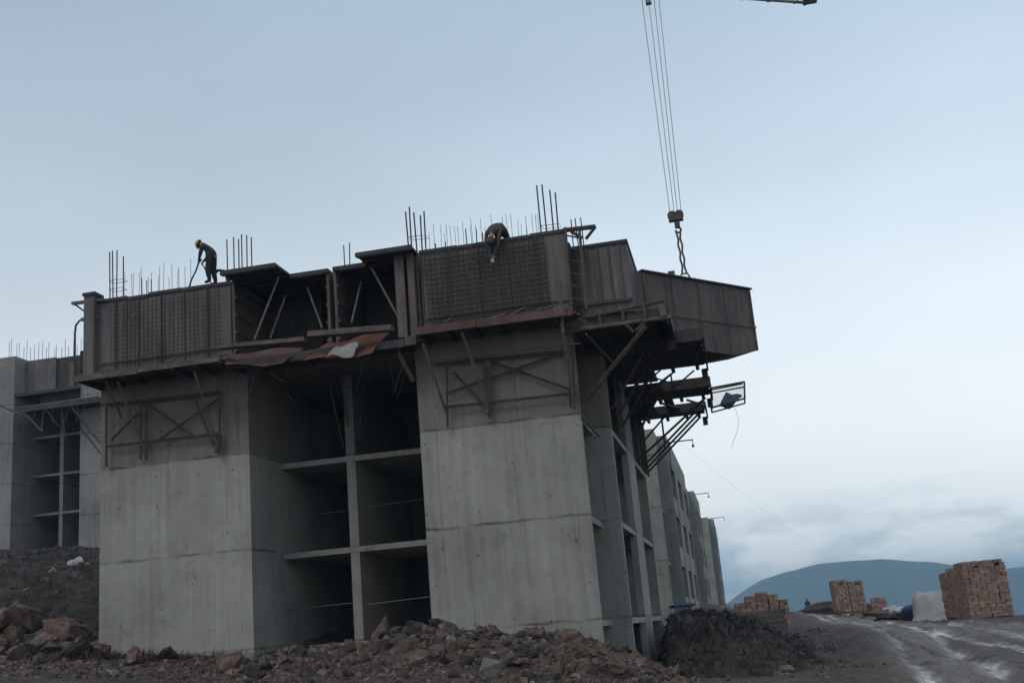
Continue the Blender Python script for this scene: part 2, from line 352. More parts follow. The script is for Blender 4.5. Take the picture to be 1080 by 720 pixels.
# ---------------------------------------------------------------- terrain
CP = np.array([
 (-10,-30,-1.9),(10,-30,-1.9),(0,0,-1.62),(9,5,-1.75),(-9,4,-1.35),(30,0,-2.2),(-30,0,.2),(-60,0,3),(60,0,-3),
 (-1.5,20,-1.7),(4,20,-1.75),(-6,20,-1.25),(-11,20,-.75),(-16,21,-.32),(-22,22,.05),(-30,22,1.0),
 (-18.6,28,.1),(-15.3,28,-.2),(-12,28,-.45),(-8,28.5,-.7),(-4,28.5,-1.2),(-2.2,29,-1.5),(-8,24,-1.2),(-13,25,-.65),(-20,26,.05),
 (-2.6,32.4,-1.65),(4.5,29,-1.62),(10,29,-1.6),(5.6,41,-1.6),(12,42,-1.1),(.6,40,-1.75),(-1.5,36,-1.85),(-2.5,46,-1.6),(1.5,48,-1.2),
 (9.4,58,-1.27),(13,60,-1.35),(1,58,-.85),(-3.6,62,-.5),(4,80,-.62),(7.8,80,-.73),(-3,110,-.4),(4,120,-.62),(5.2,165,-.7),(-3,170,-.2),
 (14,80,-1.7),(22,80,-2.3),(30,70,-2.4),(18,110,-2.5),(10,130,-1.7),(30,130,-6),(18,180,-5),
 (-24,32,.9),(-20,33,.9),(-21.5,36,2.0),(-27,38,3.2),(-24,45,4.1),(-30,45,4.9),(-36,46,5.3),(-34,55,6.1),(-45,70,7.9),(-50,70,8.0),(-38,68,7.2),(-60,70,8.8),(-30,30,1.6),(-45,30,4.5),(-70,40,8),(-80,90,10),
 (-20,60,4),(-12,100,3),(-30,110,6),(-30,170,5),(-70,170,8)], float)
def tps_fit(P):
    x = P[:, :2]; n = len(P); d = np.linalg.norm(x[:, None]-x[None], axis=2)
    K = np.where(d > 0, d*d*np.log(d+1e-12), 0) + np.eye(n)*6.0
    A = np.zeros((n+3, n+3)); A[:n, :n] = K; A[:n, n] = 1; A[:n, n+1:] = x; A[n, :n] = 1; A[n+1:, :n] = x.T
    return np.linalg.solve(A, np.r_[P[:, 2], 0, 0, 0])
TW = tps_fit(CP)
def sstep(a, b, v): t = np.clip((v-a)/(b-a), 0, 1); return t*t*(3-2*t)
_ph = rng.uniform(0, 6.28, (40, 2)); _dr = rng.uniform(0, 6.28, 40)
def wav(x, y, lam, k0, n=6):
    s = 0
    for i in range(n):
        a = _dr[k0+i]; q = 2*np.pi/(lam*(0.6+0.25*i)); s = s + np.sin(q*(x*np.cos(a)+y*np.sin(a))+_ph[k0+i, 0])
    return s/n
def height(x, y):
    x = np.asarray(x, float); y = np.asarray(y, float); sh = x.shape; xf = x.ravel(); yf = y.ravel()
    xc = np.clip(xf, -85, 60); yc = np.clip(yf, -40, 185)
    d2 = (xc[:, None]-CP[None, :, 0])**2 + (yc[:, None]-CP[None, :, 1])**2
    z = (np.where(d2 > 0, 0.5*d2*np.log(d2+1e-12), 0))@TW[:len(CP)] + TW[len(CP)] + TW[len(CP)+1]*xc + TW[len(CP)+2]*yc
    far = np.maximum(np.maximum(sstep(190, 420, yf), sstep(60, 300, xf)), np.maximum(sstep(110, 500, -xf), sstep(60, 400, -yf)))
    z = z*(1-far) + (-120)*far
    # heap of spoil along the foot of the front wall
    cx = np.interp(xf, [-13.2, -12, -10, -9.1, -7.8, -7, -5.5, -4.2, -3, -2.2, -1.4], [0, .40, .45, .92, 1.08, .92, .92, .98, .55, .25, 0])
    z = z + cx*np.exp(-((yf-29.0)/1.9)**2)*np.where(yf > 29.0, np.exp(-((yf-29.0)/2.2)**2), 1)
    near = np.exp(-(((xf)/45)**2+((yf-40)/50)**2))
    z = z + near*(0.07*wav(xf, yf, 3.1, 0) + 0.06*wav(xf, yf, 1.1, 8) + .035*wav(xf, yf, .8, 20))
    z = z + sstep(-18.5, -20.5, xf)*sstep(32, 35, yf)*(1-sstep(55, 75, yf))*(.28*wav(xf, yf, 3.4, 26)+.16*wav(xf, yf, 1.3, 32))
    return z.reshape(sh)
def hz(x, y): return float(height(np.array([x]), np.array([y]))[0])
def axis(a, b, step, lo, hi, g=1.22):
    c = list(np.arange(a, b+1e-6, step)); s = step; v = b
    while v < hi: s *= g; v += s; c.append(v)
    s = step; v = a
    while v > lo: s *= g; v -= s; c.insert(0, v)
    return np.array(c)
gx = axis(-30, 14, 0.28, -3500, 3500); gy = axis(20, 62, 0.28, -600, 6000)
GX, GY = np.meshgrid(gx, gy); GZ = height(GX, GY)
ROAD = [np.array([(3.2, 14), (4.1, 24), (4.6, 29), (5.3, 37), (5.9, 45), (6.0, 58), (5.2, 75), (4.5, 110)]),
        np.array([(6.8, 18), (7.6, 27), (8.0, 36), (7.6, 46), (6.9, 58), (6.0, 76), (5.4, 110)]), np.array([(10.5, 30), (9.8, 38), (8.2, 50), (6.6, 62)])]
def polydist(X, Y, P):
    d = np.full(X.shape, 1e9)
    for a, b in zip(P[:-1], P[1:]):
        ab = b-a; t = np.clip(((X-a[0])*ab[0]+(Y-a[1])*ab[1])/(ab@ab), 0, 1)
        d = np.minimum(d, np.hypot(X-a[0]-t*ab[0], Y-a[1]-t*ab[1]))
    return d
road = np.zeros_like(GX); wheel = np.zeros_like(GX); rut = np.zeros_like(GX)
for P_, wd in zip(ROAD, (1.15, 1.1, 0.8)):
    dd = polydist(GX, GY, P_); road = np.maximum(road, np.exp(-(dd/(wd*1.25))**2)); rut = np.maximum(rut, np.exp(-((dd-.72)/.3)**2)); wheel = np.maximum(wheel, np.exp(-((dd-.72)/.38)**2))
GZ = GZ - 0.15*rut + 0.07*np.exp(-((np.minimum.reduce([polydist(GX, GY, P_) for P_ in ROAD])-1.1)/.35)**2)
bank = np.clip(sstep(-17.5, -20.5, GX)*sstep(31.5, 34.5, GY)*(1-sstep(54, 75, GY)), 0, 1)
grit = sstep(-1, -8, GX)*sstep(34, 30, GY)
me = bpy.data.meshes.new('ground')
ny, nx = GX.shape
vs = np.c_[GX.ravel(), GY.ravel(), GZ.ravel()]
ii = (np.arange(ny-1)[:, None]*nx + np.arange(nx-1)[None]).ravel()
me.from_pydata(vs.tolist(), [], np.c_[ii, ii+1, ii+nx+1, ii+nx].tolist())
for nme, arr in (('road', road), ('bank', bank), ('grit', grit), ('wheel', wheel)):
    at_ = me.attributes.new(nme, 'FLOAT', 'POINT'); at_.data.foreach_set('value', arr.ravel().astype(np.float32))
me.polygons.foreach_set('use_smooth', [True]*len(me.polygons)); me.materials.append(M['ground'])
go = bpy.data.objects.new('ground', me); COL.objects.link(go); tag(go, kind='structure')

# the far ridge, 2.5 km off
hx = np.linspace(-1500, 2600, 220); hy = np.linspace(1900, 3600, 60)
HX, HY = np.meshgrid(hx, hy)
prof = np.interp(HX, [-1500, -500, -200, -55, -11, 32, 94, 175, 292, 403, 475, 566, 800, 1400, 2600], [-60, -50, -25, 13, 39, 61, 75.5, 88, 87, 67, 50, 42, 60, 30, 0])
kk = np.exp(-((HY-2600)/330)**2)
HZ = -135 + (prof+135+5*wav(HX, HY, 260, 14)+2.5*wav(HX, HY, 90, 20))*kk
me = bpy.data.meshes.new('hill'); n_ = len(hx)
ii = (np.arange(len(hy)-1)[:, None]*n_ + np.arange(n_-1)[None]).ravel()
me.from_pydata(np.c_[HX.ravel(), HY.ravel(), HZ.ravel()].tolist(), [], np.c_[ii, ii+1, ii+n_+1, ii+n_].tolist())
me.polygons.foreach_set('use_smooth', [True]*len(me.polygons)); me.materials.append(M['hill'])
ho = bpy.data.objects.new('hill', me); COL.objects.link(ho); tag(ho, kind='structure')

# ---------------------------------------------------------------- tunnel-form apartment blocks
YF, X3, X2, X1, XR, XB = 30.61, -18.61, -13.78, -8.53, -3.85, -3.30
YS = YF + 2.39; B1, B2, B3, B4 = 33.31, 37.96, 40.63, 45.18; YE = 45.4
FLOORS = (Z0, Z0+2.8, Z0+5.6)                # slab tops
TOP = Z0 + 8.4
def block(name, loc, label, cm, zbot=-2.4, ztop=TOP, floors=FLOORS, far=False, reps=0):
    """one raw concrete block; loc shifts it from the near block's own position"""
    root = empty(name, (0, 0, 0), label, 'building')
    YE = 45.4 + 7.22*reps
    def P(n, mb, m=None, **k): return mb.build(n, m or cm, root, **k)
    P('front_wall', MB().box(X3, YF, zbot, X2, YF+5.2, ztop))
    P('front_wall', MB().box(X1, YF, zbot, XR, YF+0.25, ztop))
    P('side_wall', MB().box(X1, YF+.25, zbot, X1+.22, YE-.22, ztop))          # east wall of the recess
    P('side_wall', MB().box(X3, YF+5.2, zbot, X2, YE-.22, ztop))
    P('rear_wall', MB().box(X3, YE-.22, zbot, XB, YE, ztop))
    P('partition_wall', MB().box(-11.62, YS, zbot, -11.33, YS+6.0, ztop-.2))
    P('interior_wall', MB().box(X2, YS+6.0, zbot, -12.9, YS+6.2, ztop-.2).box(-12.0, YS+6.0, zbot, X1, YS+6.2, ztop-.2), M['conc_shade'])
    for z in floors + (ztop,):
        P('floor_slab', MB().box(X2, YS-(.02 if z < ztop else 1.2), z-.20, X1, YS+6.0, z-.03))
        P('floor_slab', MB().box(X1+.22, YF+.25, z-.20, XR-.02, B1, z-.03))
        P('floor_slab', MB().box(X1+.22, B1, z-.20, XB-.02, YE-.22, z-.03))
    # east face: fin, bays, piers
    P('fin_wall', MB().box(-6.4, B1+.002, zbot, XB, B1+.22, ztop))
    P('pier_wall', MB().box(XB-.22, B2, zbot, XB, B3, ztop))
    for r_ in range(reps):
        P('pier_wall', MB().box(XB-.22, B4+7.22*r_, zbot, XB, B4+7.22*r_+2.67, ztop))
    P('fin_wall', MB().box(-6.4, B4+7.22*reps, zbot, XB, YE-.222, ztop))
    P('interior_wall', MB().box(-6.62, YF+.25, zbot, -6.4, YE-.22, ztop-.2), M['conc_shade'])
    if far:
        # spandrel walls under the windows of the finished storeys, and the parapet
        for zf in floors:
            for a, b in [(B1+.22, B2), (B3, B4)] + [(B4+7.22*r_+2.67, B4+7.22*(r_+1)) for r_ in range(reps)]:
                P('spandrel', MB().box(XB-.2, a, zf-.03, XB-.04, b, zf+.9))
        P('parapet', MB().box(X3, YF+.02, ztop, XR, YF+.2, ztop+1.4).box(XR-.2, YF+.2, ztop, XR-.001, B1+.2, ztop+1.4).box(XR, B1+.02, ztop, XB-.02, B1+.2, ztop+1.4).box(XB-.2, B1+.2, ztop, XB-.02, YE, ztop+1.4))
    root.location = loc
    return root

main = block('apartment_building', (0, 0, 0), 'raw concrete block in front with two blank wall panels and dark open bays', M['conc'])
leftb = block('apartment_building', (-35.3, 38.9, 8.0), 'concrete block up the slope at the left edge, partly hidden by the front block', M['conc_left'], zbot=-2.6, floors=(Z0, Z0+2.8, Z0+5.6, Z0+8.4), ztop=TOP+2.8)
nearb = block('apartment_building', (0.12, 29.4, 0), 'first finished concrete block behind the front block, tallest of the receding three', M['conc_far'], far=True, reps=1)
midb = block('apartment_building', (-0.05, 70.4, 0.5), 'middle one of the three receding concrete blocks, a crane arm on its roof edge', M['conc_far'], far=True, ztop=TOP+.6)
farb = block('apartment_building', (0.35, 119.4, 1.5), 'farthest and smallest concrete block of the receding row beside the hill', M['conc_far'], far=True, ztop=TOP+.9, reps=1)
for root, (px, py, Y) in ((nearb, (708, 466, 64)), (midb, (733, 521, 104)), (farb, (754, 546, 153))):
    p = at(px, py, Y); a = p - Vector(root.location)
    b = MB(); b.tube([a+Vector((-.8, 0, 0)), a+Vector((1.25, 0, 0))], .035).tube([a+Vector((1.2, 0, 0)), a+Vector((1.2, 0, -.3))], .02).tube([a+Vector((-.2,0,-1.5)), a+Vector((-.2,0,0))], .05)
    b.box(a.x+1.13, a.y-.08, a.z-.42, a.x+1.27, a.y+.08, a.z-.29)
    b.build('hoist_arm', M['steel'], root)
# windows of the finished block as seen from the side are open bays; closed frames on the far ones
# ---- starter bars: part of the front block
def bar(a, b, r, name='starter_bar', root=main):
    MB().tube([a, b], r, 5).build(name, M['rebar'], root)
def cluster(px0, px1, n, pytop, pybot, Y, r=.018):
    for i in range(n):
        px = px0 + (px1-px0)*i/max(1, n-1) + random.uniform(-.8, .8)
        p = at(px, pybot, Y); q = at(px, pytop+random.uniform(-1, 7), Y)
        dy = random.uniform(-.15, .15)
        bar(Vector((p.x, Y+dy, 10.2)), Vector((p.x+random.uniform(-.05, .05), Y+dy+random.uniform(-.05, .05), q.z)), r)
cluster(116, 128, 4, 265, 312, 30.9, .02)
cluster(148, 161, 3, 293, 308, 30.9, .016)
cluster(241, 264, 6, 248, 282, 31.2, .02)
cluster(362, 368, 2, 251, 280, 31.2, .018)
cluster(432, 448, 5, 220, 266, 30.9, .024)
cluster(572, 589, 4, 195, 248, 30.9, .024)
cluster(604, 616, 3, 231, 246, 30.9, .018)
cluster(461, 468, 2, 254, 264, 30.9, .018)
cluster(494, 511, 3, 243, 258, 30.9, .018)
for i in range(22):
    px = 132 + i*4.6 + random.uniform(-1.2, 1.2)
    if 205 < px < 232: continue
    cluster(px, px, 1, 283 + random.uniform(-5, 8) - (px-130)*.09, 305, 31.6, .0075)
for i in range(30):
    px = 452 + i*4.1 + random.uniform(-1, 1)
    cluster(px, px, 1, 238 + random.uniform(-4, 7) - (px-450)*.12, 258, 31.4, .0075)
# hoops round the tall column bars
for pxa, pxb, ys in ((115, 129, (296, 305)), (431, 449, (250,)), (571, 590, (238,)),):
    for yy in ys:
        a = at(pxa, yy, 30.8); b = at(pxb, yy-2, 30.8)
        MB().tube([a, b, b+Vector((0, .3, 0)), a+Vector((0, .3, 0)), a], .009, 4, cap=False).build('stirrup', M['rebar'], main)
# wall mesh that stands against the outer forms
def wall_mesh(xa, xb, za, zb, y, sp, r, name='rebar_mesh'):
    b = MB(); x = xa
    while x < xb: b.box(x-r, y-r, za, x+r, y+r, zb+random.uniform(-.03, .05)); x += sp*random.uniform(.9, 1.1)
    z = za+.08
    while z < zb: b.box(xa, y-3*r, z-r, xb, y-r-.001, z+r); z += sp*random.uniform(.92, 1.08)
    return b.build(name, M['rebar'], main)
wall_mesh(-7.95, -4.35, 8.62, 11.0, 30.28, .15, .013)
wall_mesh(-18.1, -14.35, 8.62, 10.9, 30.28, .14, .006)
# the deck poured/laid on top, and the forms' carrying floor, behind the front forms
MB().box(X3+.2, YF+.35, 10.72, X2-.05, YE-.4, 10.9).box(X1+.05, YF+.35, 10.72, XR-.1, YE-.4, 10.9).box(X2-.05, 33.53, 10.72, X1+.05, YE-.4, 10.9).build('top_slab', M['conc_shade'], main)

# ---------------------------------------------------------------- formwork
def form_panel(label, xa, xb, za, zb, y, thick=.09, ribs=9, m='ply', rib_m='rust', top_dark=True):
    root = empty('formwork_panel', ((xa+xb)/2, y, za), label, 'formwork', 'wall forms on the top storey')
    b = MB(); n = 4; w_ = (xb-xa)/n
    for i in range(n):
        b.box(xa+i*w_+.006, y-random.uniform(0, .012), za+random.uniform(-.03, .02), xa+(i+1)*w_-.006, y+thick, zb+random.uniform(-.015, .03))
    child(b.build('face_sheet', M[m]), root)
    r_ = MB()
    for i in range(ribs+1):
        x = xa + (xb-xa)*i/ribs; r_.box(x-.02, y-.05, za+.02, x+.02, y-.013, zb-.02)
    for z in (za+.4,): r_.box(xa, y-.075, z-.03, xb, y-.051, z+.03)
    child(r_.build('rib_frame', M[rib_m]), root)
    tr_ = MB(); x = xa-.04
    while x < xb: l_ = min(random.uniform(.7, 1.3), xb+.04-x); d_ = random.uniform(-.025, .025); tr_.box(x, y-.06, zb-.03+d_, x+l_-.02, y+thick+.06, zb+.07+d_); x += l_
    child(tr_.build('top_rail', M['dark_form']), root)
    return root
form_panel('brown wall form above the left concrete panel, under the standing worker', -18.75, -14.15, 8.6, 11.0, 30.40, ribs=6)
form_panel('brown gridded wall form above the right concrete panel, below the crouching worker', -8.1, -3.75, 8.6, 11.06, 30.40, ribs=5)

def plate(b, p0, p1, p2, p3, t): 
    n = (Vector(p1)-Vector(p0)).cross(Vector(p3)-Vector(p0)).normalized()*t
    b.prism([p0, p1, p2, p3], n)
def tunnel_form(label, xl, xr, ytop, z, yb, side, prop_px, zfloor=8.5):
    """half tunnel form: horizontal plate, upright plate on one side, sloping props"""
    root = empty('tunnel_form', ((xl+xr)/2, ytop, zfloor), label, 'formwork', 'half tunnel forms in the recess')
    b = MB().box(xl, ytop, z-.07, xr, yb+2.5, z)
    child(b.build('ceiling_plate', M['dark_form']), root)
    r_ = MB(); y = ytop+.02
    r_.box(xl, ytop-.02, z-.14, xr, ytop+.06, z-.072)
    while y < yb+2.4: r_.box(xl+.05, y, z-.17, xr-.05, y+.06, z-.072); y += .45
    child(r_.build('plate_rib', M['dark_form']), root)
    xs = xl if side == 'l' else xr-.08
    u = MB().box(xs, yb-.35, zfloor, xs+.08, yb+2.5, z-.071)
    child(u.build('side_plate', M['rust']), root)
    child(MB().box(xl+.081 if side == 'l' else xl-.1, yb+2.3, zfloor, xr+.1 if side == 'l' else xr-.081, yb+2.4, z-.071).build('back_plate', M['dark_form']), root)
    u = MB()
    for k in range(4):
        zz = zfloor + .3 + k*.55; u.box(xs-.05 if side != 'l' else xs+.082, yb-.34, zz, xs-.002 if side != 'l' else xs+.13, yb+2.4, zz+.08)
    child(u.build('side_rib', M['rust']), root)
    for (a, c, Ya, Yc) in prop_px:
        pa = at(*a, Ya); pc = at(*c, Yc)
        child(MB().tube([pa, pc], .035).build('prop', M['pale_tube']), root)
    return root
tunnel_form('dark tunnel form at the left of the recess with two pale props, jutting roof plate', -14.05, -12.3, 29.45, 11.1, 30.6, 'l',
            [((294, 292), (268.6, 358), 30.1, 30.1), ((301, 312), (285, 357), 30.9, 30.9)])
tunnel_form('dark tunnel form left of the centre gap with one pale prop, flat roof plate', -12.28, -11.05, 30.5, 11.06, 30.9, 'r', [((324, 303), (340, 346), 30.9, 30.6)])
tunnel_form('dark tunnel form right of the centre gap with a faint prop', -10.9, -9.85, 30.5, 11.08, 30.9, 'l', [((381, 297), (371, 340), 31.0, 30.8)])
tunnel_form('dark tunnel form beside the right wall form, its roof plate jutting highest', -9.9, -8.2, 29.7, 11.12, 30.75, 'r', [((392, 283), (421, 336), 30.2, 30.2), ((400, 298), (424, 340), 30.9, 30.5)])
# the back wall of those forms keeps the sky out
MB().box(X2, 33.45, 8.57, X1, 33.52, 10.98).build('stop_end', M['dark_form'], main)
MB().box(X2, YF+.1, 8.50, X1, YS+3, 8.56).build('floor_deck', M['dark_form'], main)
# upright end post boards left of the right wall form
for px, wd, mm in ((425, .28, 'ply'), (437, .2, 'rust')):
    p = at(px, 345, 30.2)
    o = MB().box(p.x-wd/2, 30.15, 8.5, p.x+wd/2, 30.3, 11.05 if px < 430 else 11.2).build('end_board', M[mm]); tag(o, {425: 'broad brown upright board closing the right tunnel form', 437: 'narrow rusty upright board beside the gridded wall form'}[px], 'board', 'upright end boards')
# left end frame with outriggers
root = empty('corner_outrigger', (-18.85, 30.5, 8.6), 'brown end post with two outrigger arms at the left corner of the top forms', 'formwork')
child(MB().box(-18.95, 30.15, 8.5, -18.6, 30.6, 11.2).build('post', M['ply']), root)
child(MB().box(-18.98, 30.1, 11.2, -18.55, 30.62, 11.3).build('post_cap', M['dark_form']), root)
for (a, b_) in (((110, 316), (76, 320)), ((104, 335), (86, 337))):
    child(MB().beam(at(*a, 30.3), at(*b_, 30.3), .1, .09).build('outrigger', M['ply']), root)
child(MB().tube([at(79, 321, 30.3), at(100, 336, 30.3)], .03).build('brace', M['steel']), root)
# tall box form on the right, over the side platform
def box_form():
    root = empty('box_form', (-2.7, 31, 8.6), 'tall dark steel box form standing on the side platform right of the ladder', 'formwork')
    xa, xb, ya, yb, za, zb = -3.66, -2.05, 31.0, 34.6, 8.6, 10.76
    child(MB().box(xa, ya, za, xb, ya+.07, zb).build('front_sheet', M['ply']), root)
    child(MB().box(xb-.07, ya+.071, za, xb, yb, zb).box(xa-.07, 30.52, za, xa-.001, yb, zb).box(xa+.07, yb-.07, za, xb-.07, yb, zb).build('side_sheet', M['dark_form']), root)
    child(MB().box(xa-.03, ya-.06, zb-.09, xb+.03, yb+.03, zb+.0).build('roof_plate', M['dark_form']), root)
    for i in range(5):
        x = xa+.12+i*.31
        child(MB().box(x-.025, ya-.055, za+.1, x+.025, ya-.002, zb-.12).build('rib', M['rust']), root)
    child(MB().box(xa, ya-.1, za+.3, xb, ya-.056, za+.38).build('waler', M['steel']), root)
box_form()

# the form being lifted by the crane
def hung_form():
    A = Vector((-1.93, 34.0, 10.68)); B = Vector((1.53, 37.9, 10.68)); d = (B-A); nrm = Vector((d.y, -d.x, 0)).normalized()   # towards the viewer
    root = empty('lifted_form', A, 'big rusty steel form hanging from the crane, jutting out to the right', 'formwork')
    def q(t, z): p = A + d*t; return Vector((p.x, p.y, z))
    face = [q(-.1, 8.36), q(.735, 8.25), q(1, 8.53), q(1, 10.68), q(-.1, 10.68)]
    child(MB().prism(face, -nrm*.08).build('face_panel', M['rust']), root)
    child(MB().prism([q(0, 8.36)-nrm*.081, q(.735, 8.26)-nrm*.081, q(1, 8.54)-nrm*.081, q(1, 8.62)-nrm*.081, q(.735, 8.34)-nrm*.081, q(0, 8.44)-nrm*.081], -nrm*1.3).build('bottom_plate', M['dark_form']), root)
    child(MB().prism([q(0, 10.6)-nrm*.081, q(1, 10.6)-nrm*.081, q(1, 10.67)-nrm*.081, q(0, 10.67)-nrm*.081], -nrm*1.3).build('top_plate', M['dark_form']), root)
    child(MB().prism([q(.985, 8.64)-nrm*.082, q(1, 8.66)-nrm*.082, q(1, 10.58)-nrm*.082, q(.985, 10.58)-nrm*.082], -nrm*1.3).build('end_plate', M['rust']), root)
    for t in (.02, .26, .5, .74, .985):
        zb = 8.4 if t < .74 else 8.27+(t-.735)/.265*.3+.05
        p = q(t, 0); c = MB(); u = d.normalized()*.035
        c.prism([q(t, zb)-u, q(t, zb)+u, q(t, 10.6)+u, q(t, 10.6)-u], nrm*.03); child(c.build('rib', M['rust']), root)
    for z in (9.3,):
        c = MB().prism([q(0, z)+nrm*.032, q(1, z)+nrm*.032, q(1, z+.05)+nrm*.032, q(0, z+.05)+nrm*.032], nrm*.02); child(c.build('waler', M['rust']), root)
    c = MB().beam(q(.0, 10.7)+nrm*.02, q(1, 10.7)+nrm*.02, .16, .05); child(c.build('top_rail', M['dark_form']), root)
    e = q(.39, 10.72); child(MB().tube([e+Vector((-.16, 0, 0)), e+Vector((-.1, 0, .14)), e+Vector((.1, 0, .14)), e+Vector((.16, 0, 0))], .03).build('lifting_lug', M['steel']), root)
    return q(.39, 10.85), q(.85, 10.74), q(.27, 10.74)
LUG, _, KN = hung_form()
MB().box(KN.x-.1, KN.y-.05, KN.z-.02, KN.x+.12, KN.y+.05, KN.z+.12).build('timber_block', M['timber']); tag(bpy.data.objects['timber_block'], 'small timber block lying on the top rail of the lifted form', 'block')

# ---------------------------------------------------------------- working platforms
def platform(label, xa, xb, ya, yb, z, fascia='timber', brackets=(), fh=.16):
    root = empty('work_platform', ((xa+xb)/2, yb, z), label, 'scaffold', 'bracket platforms round the top storey')
    dk = MB(); y = ya
    while y < yb-.02:
        w_ = min(.24, yb-y); dk.box(xa+random.uniform(-.15, .1), y+.004, z-.05, xb+random.uniform(-.1, .15), y+w_-.004, z+random.uniform(-.008, .008)); y += w_
    child(dk.build('deck', M['timber']), root)
    x = xa; i = 0
    fb = MB()
    while x < xb-.05:
        l = min(random.uniform(1.6, 2.6), xb-x)
        fb.box(x+.01, ya-.05, z-fh+random.uniform(-.04, .03), x+l-.01, ya-.002, z+random.uniform(-.01, .05)); x += l
    child(fb.build('fascia_board', M[fascia]), root)
    x = xa+.15
    while x < xb: child(MB().box(x-.05, ya+.02, z-.2, x+.05, yb, z-.052).build('joist', M['dark_form']), root); x += .75
    return root
PL = platform('timber edged platform under the left wall form', -18.7, -14.0, 29.3, 30.58, 8.42)
PR = platform('red rusty edged platform under the right wall form', -8.15, -3.6, 29.3, 30.58, 8.46, 'rust_red', fh=.22)
def frame(root, lines, Y=30.42, r=.045, m='steel'):
    for (a, c) in lines:
        ya = a[2] if len(a) > 2 else Y; yc = c[2] if len(c) > 2 else Y
        child(MB().tube([at(a[0], a[1], ya), at(c[0], c[1], yc)], r).build('bracket_tube', M[m]), root)
frame(PL, [((107, 427), (233, 413)), ((113, 470), (231, 457)), ((112, 425), (112, 492)), ((148, 423), (148, 484)), ((154, 423), (154, 484)), ((232, 412), (231, 477)),
           ((117, 464), (148, 433)), ((156, 426), (203, 458)), ((168, 463), (229, 421)), ((204, 418), (225, 470))], r=.038)
frame(PL, [((229, 477), (231, 458))], r=.09)
frame(PL, [((124, 402, 29.45), (150, 468, 30.4)), ((112, 402, 29.45), (128, 440, 30.4)), ((205, 392, 29.45), (229, 468, 30.4))], r=.035, m='rust')
frame(PR, [((459, 384), (597, 370)), ((470, 429), (608, 414)), ((471, 385), (472, 450)), ((514, 382), (516, 441)), ((604, 362), (606, 431)),
           ((470, 415), (595, 371)), ((512, 379), (606, 412)), ((478, 392), (512, 428))], r=.038)
frame(PR, [((449, 380, 30.2), (612, 362, 30.2))], r=.032, m='pale_tube')
frame(PR, [((446, 362, 29.45), (471, 436, 30.4)), ((487, 350, 29.45), (517, 434, 30.4)), ((592, 340, 29.45), (606, 428, 30.4)), ((590, 300, 29.6), (594, 352, 29.5))], r=.045, m='rust')
frame(PR, [((514, 381), (515, 436))], r=.1, m='rust')
# tumbled boards and sheet over the recess
o = MB().beam(at(326, 353, 29.4), at(414, 346, 29.4), .3, .16).build('timber_beam', M['timber'])
tag(o, 'pale timber beam lying across the recess below the tunnel forms', 'beam')
o = MB().beam(at(232, 366, 29.3), at(322, 358, 29.3), .25, .12).build('timber_beam', M['timber'])
tag(o, 'darker timber beam left of the red sheet below the tunnel forms', 'beam')
def sheet(name, corners, m, label, cat, sag=.12, n=10, seed=1, thick=.02):
    rr = random.Random(seed); vs = []; fs = []
    a, b, c, d = [Vector(p) for p in corners]
    for i in range(n+1):
        for j in range(n+1):
            u = i/n; v = j/n; p = a*(1-u)*(1-v)+b*u*(1-v)+c*u*v+d*(1-u)*v
            p = p + Vector((rr.uniform(-1, 1)*.02, rr.uniform(-1, 1)*.05, -sag*math.sin(u*math.pi)*math.sin(v*math.pi) + .05*math.sin(7*u+3*v)+rr.uniform(-.02, .02))); vs.append(p)
    for i in range(n):
        for j in range(n): k = i*(n+1)+j; fs.append((k, k+1, k+n+2, k+n+1))
    o = MB().add(vs, fs).build(name, M[m], smooth=True)
    s_ = o.modifiers.new('solid', 'SOLIDIFY'); s_.thickness = thick; o.modifiers.new('sub', 'SUBSURF').render_levels = 1
    return tag(o, label, cat)
sheet('red_sheet', (at(318, 381, 29.2), at(392, 374, 29.2), at(412, 349, 30.3), at(345, 362, 30.3)), 'cloth_red', 'torn red sheet sagging over the recess under the pale beam', 'sheet', .1)
sheet('white_cloth', (at(344, 377, 29.12), at(374, 377, 29.12), at(379, 361, 29.5), at(355, 366, 29.5)), 'cloth_white', 'bundled white cloth lying on the red sheet', 'cloth', .05, 8, 3, .05)
sheet('rusty_sheet', (at(236, 386, 29.25), at(300, 384, 29.25), at(322, 366, 30.4), at(240, 372, 30.4)), 'rust_red', 'rust brown sheet hanging at the left of the recess beside the left wall form', 'sheet', .12, 10, 5)
for i_ in range(9):
    x = random.choice([random.uniform(-18.3, -14.2), random.uniform(-7.9, -3.9)]); zt = 8.43 if x < -10 else 8.47; a_ = random.uniform(-.5, .5); l_ = random.uniform(.25, .6)
    o = MB().beam(Vector((x, random.uniform(29.3, 29.6), zt+.05)), Vector((x+math.cos(a_)*l_, random.uniform(29.3, 29.6), zt+.05+random.uniform(0, .18))), .08, .05).build('timber_offcut', M['timber'])
    tag(o, 'short timber offcut lying on the edge of a platform under the wall forms', 'offcut', 'offcuts on the platforms')
